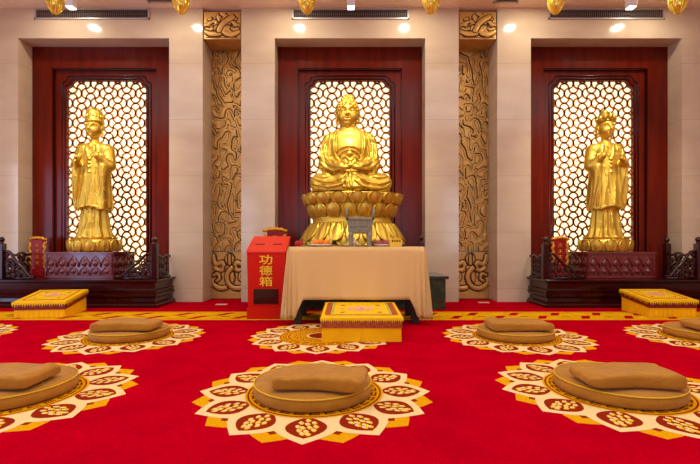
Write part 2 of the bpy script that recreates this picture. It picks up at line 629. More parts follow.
def build_niche(xc, width, label):
    hwid = width / 2
    t = empty('niche_screen', (xc, NI, 0.0))
    tag(t, label, 'niche screen', 'backlit wooden niche screens')
    zb, zt = (0.0, HEAD)
    # outer frame
    fr = [(-hwid, zb), (hwid, zb), (hwid, zt), (-hwid, zt)]
    inn = [(-.862, .30), (-.862, 3.82), (.862, 3.82), (.862, .30)]
    me = curve_mesh([fr, inn], 0.06, 0.0)
    obj_mesh('outer_frame', me, M['lacquer'], t, (0, 0.03, 0))
    # inner panel with shaped opening
    inner = [(-.90, .25), (.90, .25), (.90, 3.86), (-.90, 3.86)]
    op = niche_opening(.656, .45, 3.63)
    me = curve_mesh([inner, op[::-1]], 0.05, 0.0)
    obj_mesh('inner_panel', me, M['lacquer'], t, (0, 0.086, 0))
    mb = MB()
    mb.ribbon([(-.855, 3.812), (.855, 3.812)], 0.028, 0.012, 0.06)
    mb.ribbon([(-.855, .3), (-.855, 3.80)], 0.016, 0.02, 0.06)
    mb.ribbon([(.855, .3), (.855, 3.80)], 0.016, 0.02, 0.06)
    for g in (0.035, 0.085):
        mb.tube([(p[0], 0.06, p[1]) for p in niche_opening(.656, .45, 3.63, g)], 0.014, 6, closed=True)
    mb.build('moulding', M['lacquer_line'], t)
    # lattice of facing arcs
    lb = MB()
    cw, ch = 0.1512, 0.166
    NXc, NZc = 10, 20
    zc0 = 3.63 - 0.10
    for i in range(-5, 6):
        for j in range(-1, 20):
            cx = i * cw + cw * 0.5 - cw / 2
            cz = zc0 - ch / 2 - j * ch + 0.0
            if (i + j) % 2 == 0:
                arcs = [((cx, cz + ch / 2), 0), ((cx, cz - ch / 2), 1)]
            else:
                arcs = [((cx - cw / 2, cz), 2), ((cx + cw / 2, cz), 3)]
            for (c, kind) in arcs:
                pts = []
                for q in range(9):
                    a = PI * q / 8
                    if kind == 0:
                        p = (c[0] + cw / 2 * math.cos(a), c[1] - ch / 2 * math.sin(a) * .98)
                    elif kind == 1:
                        p = (c[0] + cw / 2 * math.cos(a), c[1] + ch / 2 * math.sin(a) * .98)
                    elif kind == 2:
                        p = (c[0] + cw / 2 * math.sin(a) * .98, c[1] + ch / 2 * math.cos(a))
                    else:
                        p = (c[0] - cw / 2 * math.sin(a) * .98, c[1] + ch / 2 * math.cos(a))
                    pts.append(p)
                if all(abs(p[0]) < .70 and .40 < p[1] < 3.66 for p in pts):
                    lb.ribbon(pts, 0.031, 0.122, 0.130)
                else:
                    seg = []
                    for p in pts:
                        if abs(p[0]) < .70 and .40 < p[1] < 3.66:
                            seg.append(p)
                        else:
                            if len(seg) > 1:
                                lb.ribbon(seg, 0.031, 0.122, 0.130)
                            seg = []
                    if len(seg) > 1:
                        lb.ribbon(seg, 0.031, 0.122, 0.130)
    lb.build('lattice', M['lattice'], t)
    p = MB()
    p.box(-.74, .74, 0.24, 0.27, 0.38, 3.72)
    p.build('light_panel', M['glow'], t)
    return t


build_niche(-4.055, 2.38, 'tall red lacquered niche with glowing scale lattice behind the standing statue beside the left wall')
build_niche(0.0, 2.37, 'tall red lacquered niche with glowing scale lattice behind the seated Buddha')
build_niche(4.055, 2.38, 'tall red lacquered niche with glowing scale lattice behind the right-hand standing statue')


# ------------------------------------------------------------------ carved relief panels
def relief_mesh(name, wd, z0, z1, H, dark, parent, loc, step):
    """H: height array (nx,nz) metres out of the panel; dark: boolean array for groove faces"""
    nx, nz = H.shape
    X_, Z_ = np.meshgrid(np.linspace(-wd / 2, wd / 2, nx), np.linspace(z0, z1, nz), indexing='ij')
    vs = np.stack([X_, -H, Z_], -1).reshape(-1, 3)
    idx = np.arange(nx * nz).reshape(nx, nz)
    q = np.stack([idx[:-1, :-1], idx[1:, :-1], idx[1:, 1:], idx[:-1, 1:]], -1).reshape(-1, 4)
    dk = (dark[:-1, :-1] | dark[1:, 1:]).reshape(-1)
    mb = MB()
    mb.v = [tuple(p) for p in vs]
    mb.f = [tuple(int(i) for i in f) for f in q]
    mb.m = [int(v) for v in dk]
    mb.s = [True] * len(q)
    # backing box
    mb.box(-wd / 2, wd / 2, 0.004, 0.06, z0, z1)
    return mb.build(name, [M['relief'], M['groove']], parent, loc, recalc=False)


def bandnoise(nx, nz, h, lx, lz, seed):
    r = np.random.RandomState(seed)
    n = r.randn(nx, nz)
    fx = np.fft.fftfreq(nx, h)[:, None] * lx
    fz = np.fft.fftfreq(nz, h)[None, :] * lz
    f = np.sqrt(fx ** 2 + fz ** 2)
    g = np.exp(-((f - 1) / 0.38) ** 2)
    o = np.real(np.fft.ifft2(np.fft.fft2(n) * g))
    return o / o.std()


def seg_dist(X_, Z_, pts):
    d = np.full(X_.shape, 1e9)
    for (a, c) in zip(pts[:-1], pts[1:]):
        ax, az = a
        bx, bz = c[0] - ax, c[1] - az
        t = np.clip(((X_ - ax) * bx + (Z_ - az) * bz) / (bx * bx + bz * bz + 1e-12), 0, 1)
        d = np.minimum(d, np.hypot(X_ - ax - t * bx, Z_ - az - t * bz))
    return d


def smooth_pts(pts, n=6):
    out = []
    P = [Vector((p[0], p[1], 0)) for p in pts]
    P = [P[0]] + P + [P[-1]]
    for i in range(1, len(P) - 2):
        for k_ in range(n):
            t = k_ / n
            a, b_, c, d = P[i - 1], P[i], P[i + 1], P[i + 2]
            q = 0.5 * ((2 * b_) + (c - a) * t + (2 * a - 5 * b_ + 4 * c - d) * t * t + (3 * b_ - a - 3 * c + d) * t ** 3)
            out.append((q.x, q.y))
    out.append((P[-2].x, P[-2].y))
    return out


def stroke_relief(wd, z0, z1, strokes, res, base=0.0):
    nx, nz = int(wd / res) + 1, int((z1 - z0) / res) + 1
    u, v = np.meshgrid(np.linspace(0, 1, nx), np.linspace(0, 1, nz), indexing='ij')
    asp = (z1 - z0) / wd
    V = v * asp
    H = np.full(u.shape, base)
    dark = np.zeros(u.shape, bool)
    for (pts, r) in strokes:
        r *= 1.15
        P = smooth_pts([(p[0], p[1] * asp) for p in pts])
        d = seg_dist(u, V, P)
        up = np.sqrt(np.clip(r * r - d * d, 0, None)) * wd * 0.55
        inside = d < r
        edge = (d >= r) & (d < r + 0.018)
        H = np.where(inside, np.maximum(up + 0.012, 0.0), np.where(edge, -0.004, H))
        dark = np.where(inside, False, np.where(edge, True, dark))
    return H, dark


TOPS = [([(0.02, .44), (.12, .50), (.2, .62), (.32, .62), (.36, .52), (.30, .44)], .050),
        ([(.50, .95), (.40, .84), (.44, .70), (.50, .60)], .055), ([(.50, .95), (.60, .84), (.56, .70), (.52, .62)], .055),
        ([(.98, .44), (.88, .50), (.80, .64), (.68, .62), (.64, .52), (.70, .46)], .050),
        ([(.20, .76), (.12, .70), (.2, .70)], .028), ([(.80, .78), (.90, .74), (.84, .70)], .028),
        ([(.05, .22), (.2, .12), (.42, .14), (.50, .28), (.42, .38), (.32, .34)], .065),
        ([(.95, .22), (.80, .10), (.62, .14), (.56, .26), (.66, .36), (.74, .30)], .065),
        ([(.42, .26), (.48, .44), (.58, .60), (.72, .74), (.80, .80)], .065),
        ([(.06, .34), (.16, .30), (.24, .34)], .035), ([(.94, .34), (.84, .30), (.78, .34)], .035)]
LOWS = [([(.5, .98), (.40, .84), (.46, .70), (.5, .62), (.54, .70), (.60, .84), (.5, .98)], .030),
        ([(.5, .92), (.5, .70)], .04),
        ([(.05, .90), (.12, .70), (.30, .74), (.34, .60), (.22, .54), (.10, .60)], .055),
        ([(.95, .90), (.88, .70), (.70, .74), (.66, .60), (.78, .54), (.90, .60)], .055),
        ([(.06, .42), (.05, .22), (.20, .10), (.42, .12), (.56, .28), (.56, .46), (.44, .60)], .060),
        ([(.94, .42), (.95, .22), (.80, .10), (.58, .12), (.44, .28), (.44, .46), (.56, .60)], .060),
        ([(.06, .42), (.18, .46), (.22, .34), (.14, .28)], .040), ([(.94, .42), (.82, .46), (.78, .34), (.86, .28)], .040)]
for sgn, seed, side in ((-1, 5, 'left'), (1, 11, 'right')):
    xc = sgn * 2.025
    t = empty('carved_pilaster_panel', (xc, NB, 0.0))
    tag(t, {'left': 'tall gilded panel carved with dark winding grooves in the recess nearest the red donation box',
            'right': 'tall gilded panel carved with dark winding grooves in the recess right of the altar table'}[side],
        'carved panel', 'gilded carved panels in the marble recesses')
    wd, z0, z1, res = 0.606, 0.80, HEAD + .4, 0.0105
    nx, nz = int(wd / res), int((z1 - z0) / res)
    n1 = bandnoise(nx, nz, res, 0.17, 0.30, seed)
    n2 = bandnoise(nx, nz, res, 0.13, 0.19, seed + 3)
    msk = bandnoise(nx, nz, res, 0.8, 1.2, seed + 9)
    f = n1 + 0.8 * n2 * (msk > -0.3)
    gx, gz = np.gradient(f, res)
    gd = np.abs(f) / (np.hypot(gx, gz) + 4)
    edge = gd < 0.0175
    low = (f < -0.9) & (n2 < 0.1)
    H = 0.016 * np.clip(gd / 0.03, 0, 1) + 0.006 * np.clip(f, -0.5, 1.5)
    H = np.where(edge, -0.006, H) - 0.008 * low
    relief_mesh('upper_relief', wd, z0, z1, H, edge, t, (0, 0, 0), res)
    H, dk = stroke_relief(wd, 0.0, 0.66, LOWS, 0.009, 0.0)
    relief_mesh('lower_relief', wd, 0.11, 0.78, H, dk, t, (0, -0.005, 0), res)
    mb = MB()
    mb.box(-wd / 2, wd / 2, -0.02, 0.05, 0.0, 0.105)
    mb.build('skirting', M['relief'], t, bevel=0.004)
    t = empty('carved_relief_block', (xc, W + 0.0, 0.0))
    tag(t, {'left': 'square gilded block carved with cloud scrolls above the left recess beside the left niche',
            'right': 'square gilded block carved with cloud scrolls above the right recess beside the right niche'}[side],
        'carved block', 'gilded cloud-scroll blocks under the ceiling')
    mb = MB()
    mb.box(-.295, .295, 0.02, 0.42, 4.165, 4.60)
    mb.build('block_body', M['relief'], t, bevel=0.006)
    st = TOPS if sgn < 0 else TOPS
    H, dk = stroke_relief(0.56, 4.19, 4.58, st, 0.008, 0.0)
    relief_mesh('scroll_relief', 0.56, 4.19, 4.58, H * 0.8 + .004, dk, t, (0, 0.012, 0), res)


# ------------------------------------------------------------------ vents and lamps
def px_x(px, Y):
    return (px - 350) * Y / F_PX


for (a, c, lab) in ((35, 150, 'white framed wall vent above the left niche'), (292, 409, 'white framed wall vent above the seated Buddha niche'),
                    (548, 664, 'white framed wall vent above the right niche')):
    x0, x1 = px_x(a, W), px_x(c, W)
    t = empty('air_vent', ((x0 + x1) / 2, W, 4.55))
    tag(t, 'long ' + lab, 'air vent', 'wall vents above the niches')
    hw = (x1 - x0) / 2
    z0, z1 = -0.085, 0.075
    mb = MB()
    mb.box(-hw, hw, -0.02, -.001, z0, z0 + .02)
    mb.box(-hw, hw, -0.02, -.001, z1 - .012, z1)
    mb.box(-hw, -hw + .025, -0.02, -.001, z0, z1)
    mb.box(hw - .025, hw, -0.02, -.001, z0, z1)
    mb.build('frame', M['silver'], t)
    mb = MB()
    mb.box(-hw + .02, hw - .02, -0.004, -.001, z0 + .02, z1 - .012)
    mb.build('duct_opening', M['ventdark'], t)
    mb = MB()
    n = 58
    for i in range(n):
        x = -hw + .03 + (2 * hw - .06) * i / (n - 1)
        mb.box(x - .0035, x + .0035, -0.016, -0.005, z0 + .02, z1 - .012)
    mb.box(-hw + .02, hw - .02, -0.012, -.006, -0.006, 0.0)
    mb.build('slats', M['slat'], t)
for (a, c, lab) in ((147, 178, 'grey ceiling vent between the left niche and the left carved block'),
                    (494, 519, 'grey ceiling vent above the right carved block')):
    x0, x1 = px_x(a, 6.6), px_x(c, 6.6)
    t = empty('ceiling_vent', ((x0 + x1) / 2, 6.42, CEIL))
    tag(t, 'small ' + lab, 'ceiling vent', 'ceiling vents near the wall')
    mb = MB()
    hw = (x1 - x0) / 2
    for (q0, q1, r0, r1) in ((-hw, hw, -.22, -.19), (-hw, hw, .19, .22), (-hw, -hw + .03, -.22, .22), (hw - .03, hw, -.22, .22)):
        mb.box(q0, q1, r0, r1, -.02, -.001)
    mb.build('frame', M['silver'], t)
    mb = MB()
    for i in range(9):
        yy = -.16 + .04 * i
        mb.box(-hw + .03, hw - .03, yy, yy + .015, -.015, -.002)
    mb.build('slats', M['slat'], t)

LN = ['above the left end of the left niche', 'left of the left carved block', 'above the left edge of the seated Buddha niche',
      'above the right edge of the seated Buddha niche', 'above the left edge of the right niche', 'at the right end of the right niche']
proto = None
for i, px in enumerate((55, 181, 307, 431, 556, 678)):
    if proto is None:
        t = proto = empty('lotus_pendant_lamp', (0, 0, 0))
        mb = MB()
        prof = [(.004, -.42), (.022, -.415), (.050, -.385), (.078, -.34), (.100, -.28), (.108, -.22), (.102, -.17), (.085, -.13)]
        mb.lathe(prof, 24)
        for q in range(8):
            a = 2 * PI * q / 8
            pts = []
            for (r, z) in prof:
                pts.append(((r + .004) * math.cos(a), (r + .004) * math.sin(a), z))
            mb.tube(pts, [.004, .006, .009, .012, .013, .013, .011, .008], 6)
        mb.build('lotus_bud_shade', M['lampgold'], t)
        mb = MB()
        mb.lathe([(.085, -.13), (.09, -.115), (.05, -.09), (.018, -.07), (.014, -.02), (.05, -.015), (.055, -.001)], 20)
        mb.build('cap', M['gold'], t)
    else:
        t = copy_tree(proto)
    t.location = (px_x(px, 6.2), 6.2, CEIL)
    tag(t, 'golden lotus-bud ceiling lamp ' + LN[i], 'pendant lamp', 'golden lotus-bud lamps under the ceiling')
proto = None
for px, lab in ((71, 'above the left niche'), (351, 'above the seated Buddha'), (631, 'above the right niche')):
    if proto is None:
        t = proto = empty('spotlight', (0, 0, 0))
        mb = MB()
        mb.box(-.055, .055, -.055, .055, -.325, -.001)
        mb.build('housing', M['white'], t, bevel=.005)
        mb = MB()
        mb.box(-.048, .048, -.048, .048, -.335, -.326)
        mb.build('lens', M['lamp'], t)
    else:
        t = copy_tree(proto)
    t.location = (px_x(px, 6.2), 6.2, CEIL)
    tag(t, 'small white square ceiling spotlight ' + lab, 'spotlight', 'white square spotlights')


# ------------------------------------------------------------------ sculpting by signed distance fields
class Sculpt:
    def __init__(s, lo, hi, h):
        s.lo, s.h = np.array(lo, float), h
        s.n = [int((hi[i] - lo[i]) / h) + 1 for i in range(3)]
        s.ax = [s.lo[i] + h * np.arange(s.n[i]) for i in range(3)]
        s.F = np.full(s.n, 9.0, np.float32)

    def win(s, lo, hi, pad):
        sl = []
        for i in range(3):
            a = int(np.floor((lo[i] - pad - s.lo[i]) / s.h))
            b_ = int(np.ceil((hi[i] + pad - s.lo[i]) / s.h)) + 1
            sl.append(slice(max(0, a), max(0, min(s.n[i], b_))))
        sl = tuple(sl)
        g = [s.ax[i][sl[i]] for i in range(3)]
        return sl, g[0][:, None, None], g[1][None, :, None], g[2][None, None, :]

    def put(s, sl, d, k, op='+'):
        F = s.F[sl]
        if F.size == 0:
            return
        d = np.broadcast_to(d, F.shape).astype(np.float32)
        if op == '-':
            h_ = np.clip(0.5 + 0.5 * (-F - (-(-d))) / k, 0, 1)
            # smooth max(F, -d) = -smin(-F, d)
            A, B = -F, d
            h_ = np.clip(0.5 + 0.5 * (A - B) / k, 0, 1)
            s.F[sl] = -(A * (1 - h_) + B * h_ - k * h_ * (1 - h_))
        else:
            h_ = np.clip(0.5 + 0.5 * (F - d) / k, 0, 1)
            s.F[sl] = F * (1 - h_) + d * h_ - k * h_ * (1 - h_)

    def cap(s, a, b_, ra, rb=None, k=.02, op='+'):
        rb = ra if rb is None else rb
        a, b_ = np.array(a, float), np.array(b_, float)
        R_ = max(ra, rb)
        sl, x, y, z = s.win(np.minimum(a, b_) - R_, np.maximum(a, b_) + R_, k + 3 * s.h)
        ba = b_ - a
        L = float(ba @ ba) + 1e-12
        t = np.clip(((x - a[0]) * ba[0] + (y - a[1]) * ba[1] + (z - a[2]) * ba[2]) / L, 0, 1)
        d = np.sqrt((x - a[0] - t * ba[0]) ** 2 + (y - a[1] - t * ba[1]) ** 2 + (z - a[2] - t * ba[2]) ** 2) - (ra + (rb - ra) * t)
        s.put(sl, d, k, op)

    def ell(s, c, r, k=.02, op='+', ry=0.0):
        R_ = max(r)
        sl, x, y, z = s.win(np.array(c) - R_, np.array(c) + R_, k + 3 * s.h)
        X_, Y_, Z_ = x - c[0], y - c[1], z - c[2]
        if ry:
            ca, sa = math.cos(ry), math.sin(ry)
            X_, Z_ = ca * X_ - sa * Z_, sa * X_ + ca * Z_
        n = np.sqrt((X_ / r[0]) ** 2 + (Y_ / r[1]) ** 2 + (Z_ / r[2]) ** 2)
        g = np.sqrt((X_ / r[0] ** 2) ** 2 + (Y_ / r[1] ** 2) ** 2 + (Z_ / r[2] ** 2) ** 2) + 1e-9
        s.put(sl, n * (n - 1) / g, k, op)

    def loft(s, lev, k=.02, pleat=None, hem=None):
        """lev: (z, cx, cy, a, b)"""
        lev = np.array(sorted(lev))
        zz = lev[:, 0]
        A = lev[:, 3].max() + .05
        B_ = lev[:, 4].max() + .05
        lo = (lev[:, 1].min() - A, lev[:, 2].min() - B_, zz[0])
        hi = (lev[:, 1].max() + A, lev[:, 2].max() + B_, zz[-1])
        sl, x, y, z = s.win(lo, hi, k + 3 * s.h)
        cx, cy = np.interp(z, zz, lev[:, 1]), np.interp(z, zz, lev[:, 2])
        a, b_ = np.interp(z, zz, lev[:, 3]), np.interp(z, zz, lev[:, 4])
        X_, Y_ = (x - cx), (y - cy)
        n = np.sqrt((X_ / a) ** 2 + (Y_ / b_) ** 2)
        d = (n - 1) * np.minimum(a, b_)
        if pleat:
            amp, cnt, za, zb, ph = pleat
            th = np.arctan2(X_ / a, -Y_ / b_)
            fade = np.clip((za - z) / (za - zb), 0, 1)
            d = d + amp * fade * np.cos(cnt * th + ph + 1.3 * np.sin(3 * z)) * np.clip(n, 0, 1)
        zb_ = zz[0]
        if hem:
            zb_ = zz[0] + hem[0] * (1 + np.cos(hem[1] * np.arctan2(X_ / a, -Y_ / b_) + hem[2]))
        d = np.maximum(d, np.maximum(zb_ - z, z - zz[-1]))
        s.put(sl, d, k)

    def surf(s, x, z):
        ix = int(round((x - s.lo[0]) / s.h))
        iz = int(round((z - s.lo[2]) / s.h))
        ix = min(max(ix, 0), s.n[0] - 1)
        iz = min(max(iz, 0), s.n[2] - 1)
        c = s.F[ix, :, iz]
        w_ = np.where(c < 0)[0]
        if len(w_) == 0:
            return None
        return s.lo[1] + s.h * w_[0]

    def line(s, pts, r, k=.015, op='+', sink=0.3, taper=True):
        P = smooth_pts(pts, 5)
        Q = []
        for (x, z) in P:
            y = s.surf(x, z)
            if y is not None:
                Q.append((x, y + r * sink, z))
        n = len(Q)
        for i in range(n - 1):
            def tp(j):
                t = j / (n - 1)
                return r * (0.45 + 0.55 * math.sin(PI * min(1, max(0, t)))) if taper else r
            if abs(Q[i][1] - Q[i + 1][1]) < .12:
                s.cap(Q[i], Q[i + 1], tp(i), tp(i + 1), k, op)

    def mesh(s, name):
        F = s.F
        n = F.shape
        ins = F < 0
        c = [n[i] - 1 for i in range(3)]
        cnt = np.zeros(c, np.float32)
        acc = np.zeros(c + [3], np.float32)
        for axis in range(3):
            sa = [slice(None)] * 3
            sb = [slice(None)] * 3
            sa[axis], sb[axis] = slice(0, -1), slice(1, None)
            f0, f1 = F[tuple(sa)], F[tuple(sb)]
            cr = (f0 < 0) != (f1 < 0)
            t = np.where(cr, f0 / np.where(cr, f0 - f1, 1), 0)
            o1, o2 = [i for i in range(3) if i != axis]
            for d1 in (0, 1):
                for d2 in (0, 1):
                    q = [slice(None)] * 3
                    q[o1] = slice(d1, n[o1] - 1 + d1)
                    q[o2] = slice(d2, n[o2] - 1 + d2)
                    q = tuple(q)
                    m_ = cr[q]
                    cnt += m_
                    acc[..., axis] += np.where(m_, t[q], 0)
                    acc[..., o1] += m_ * d1
                    acc[..., o2] += m_ * d2
        act = cnt > 0
        idx = np.full(c, -1, np.int64)
        idx[act] = np.arange(act.sum())
        ijk = np.stack(np.nonzero(act), -1)
        V = (ijk + acc[act] / cnt[act][:, None]) * s.h + s.lo
        quads = []
        for axis in range(3):
            sa = [slice(None)] * 3
            sb = [slice(None)] * 3
            sa[axis], sb[axis] = slice(0, -1), slice(1, None)
            i0, i1 = ins[tuple(sa)], ins[tuple(sb)]
            cr = i0 != i1
            o1, o2 = (axis + 1) % 3, (axis + 2) % 3
            e = np.stack(np.nonzero(cr), -1)
            e = e[(e[:, o1] > 0) & (e[:, o2] > 0) & (e[:, o1] < n[o1] - 1) & (e[:, o2] < n[o2] - 1)]
            flip = i0[tuple(e.T)]
            vs = []
            for (d1, d2) in ((1, 1), (0, 1), (0, 0), (1, 0)):
                q = e.copy()
                q[:, o1] -= d1
                q[:, o2] -= d2
                vs.append(idx[tuple(q.T)])
            qd = np.stack(vs, -1)
            qd[~flip] = qd[~flip][:, ::-1]
            quads.append(qd)
        Q = np.concatenate(quads)
        me = bpy.data.meshes.new(name)
        me.vertices.add(len(V))
        me.vertices.foreach_set('co', V.astype(np.float32).ravel())
        me.loops.add(len(Q) * 4)
        me.loops.foreach_set('vertex_index', Q.ravel().astype(np.int32))
        me.polygons.add(len(Q))
        me.polygons.foreach_set('loop_start', np.arange(len(Q), dtype=np.int32) * 4)
        me.polygons.foreach_set('use_smooth', np.ones(len(Q), bool))
        me.update(calc_edges=True)
        me.validate()
        return me


def sculpt_obj(sc, name, m_, parent, it=2):
    o = obj_mesh(name, sc.mesh(name), m_, parent)
    md = o.modifiers.new('smooth', 'SMOOTH')
    md.factor = 0.5
    md.iterations = it
    return o


def head(sc, c, s, k=.012):
    """face and skull; c = centre of head ellipsoid, s = half width; faces -y"""
    x0, y0, z0 = c

    def P(x, y, z):
        return (x0 + x * s, y0 + y * s, z0 + z * s)
    sc.ell(P(0, .05, .18), (s * .98, s * 1.12, s * 1.18), .02)
    sc.ell(P(0, -.12, -.36), (s * .90, s * .98, s * .98), .03)
    sc.ell(P(0, -.62, -1.08), (s * .30, s * .28, s * .24), .03)        # chin
    for q in (-1, 1):
        sc.ell(P(q * .42, -.62, -.42), (s * .36, s * .34, s * .36), .03)   # cheeks
        sc.ell(P(q * .40, -1.00, .10), (s * .28, s * .20, s * .17), k * .5, '-')   # socket
        sc.ell(P(q * .40, -.90, .05), (s * .23, s * .17, s * .13), k * .5)   # lid
        sc.cap(P(q * .64, -.88, .03), P(q * .20, -1.03, -.03), s * .055, None, .003, '-')
        sc.cap(P(q * .12, -1.03, .28), P(q * .42, -1.02, .40), s * .06, s * .07, k)
        sc.cap(P(q * .42, -1.02, .40), P(q * .72, -.80, .24), s * .07, s * .04, k)
        sc.ell(P(q * .13, -1.12, -.36), (s * .11, s * .12, s * .09), k)      # nostril
        # ears
        sc.ell(P(q * 1.02, .08, -.05), (s * .13, s * .26, s * .42), .008)
        sc.ell(P(q * 1.04, .08, -.62), (s * .12, s * .17, s * .42), .008)
    sc.cap(P(0, -1.05, .22), P(0, -1.30, -.32), s * .09, s * .14, k * .7)        # nose
    sc.cap(P(-.28, -.98, -.66), P(0, -1.10, -.63), s * .05, s * .08, .008)
    sc.cap(P(.28, -.98, -.66), P(0, -1.10, -.63), s * .05, s * .08, .008)
    sc.cap(P(-.20, -.98, -.78), P(.20, -.98, -.78), s * .09, None, .01)
    sc.cap(P(-.30, -1.04, -.69), P(.30, -1.04, -.69), s * .05, None, .003, '-')
    sc.cap(P(-.28, -1.04, -.90), P(.28, -1.04, -.90), s * .06, None, .01, '-')


def fingers(sc, base, dirs, r, k=.004):
    for (o_, a, b_) in dirs:
        p0 = np.array(base) + np.array(o_)
        p1 = p0 + np.array(a)
        p2 = p1 + np.array(b_)
        sc.cap(p0, p1, r, r * .9, k)
        sc.cap(p1, p2, r * .9, r * .7, k)


# ------------------------------------------------------------------ lotus petals
def petal_mesh(name, wd, ht, lean, curl, th=0.02, nu=16, nv=12, bf=0.2):
    """petal standing on its base; leans outwards (-y) by `lean`, tip curls out by `curl`"""
    mb = MB()
    front, back = [], []
    for j in range(nv + 1):
        v = j / nv
        ww = wd / 2 * (0.62 + 0.38 * math.sin(min(1, v / .5) * PI / 2)) if v < .5 else wd / 2 * math.sqrt(max(0, 1 - ((v - .5) / .5) ** 2.4))
        ww = max(ww, 0.002)
        for i in range(nu + 1):
            u = -1 + 2 * i / nu
            x = u * ww
            belly = bf * wd * (1 - u * u) * math.sin(PI * (0.15 + 0.75 * v))
            rib = 0.012 * math.exp(-(u / .12) ** 2) * (1 - v)
            rim = 0.12 * wd * abs(u) ** 4 * 0.35
            y = -lean * v - curl * v ** 4 - belly - rib - rim - .09 * wd * math.exp(-((abs(u) - .82) / .13) ** 2)
            front.append((x, y, ht * v))
            back.append((x, y + th + 0.35 * belly, ht * v - .003))
    n = nu + 1
    fs = []
    for j in range(nv):
        for i in range(nu):
            a = j * n + i
            fs.append((a, a + 1, a + n + 1, a + n))
    o = len(front)
    fb = [tuple(q + o for q in reversed(f)) for f in fs]
    side = []
    per = [i for i in range(n)] + [j * n + nu for j in range(1, nv + 1)] + [nv * n + i for i in range(nu - 1, -1, -1)] + [j * n for j in range(nv - 1, 0, -1)]
    for a, c in zip(per, per[1:] + per[:1]):
        side.append((a, a + o, c + o, c))
    mb.add(front + back, fs + fb + side, 0, True)
    return mb.mesh(name, M['gold'])


def petal_ring(me, n, a, b_, z, parent, m_, off=0.0, flip=False, tilt=0.0):
    for q in range(n):
        t = 2 * PI * (q + off) / n
        nx, ny = math.cos(t) / a, math.sin(t) / b_
        ang = math.atan2(ny, nx)
        o = bpy.data.objects.new('petal', me)
        COL.objects.link(o)
        o.parent = parent
        o.location = (a * math.cos(t), b_ * math.sin(t), z)
        o.rotation_euler = (PI if flip else 0, 0, (ang + PI / 2) if not flip else (ang - PI / 2))


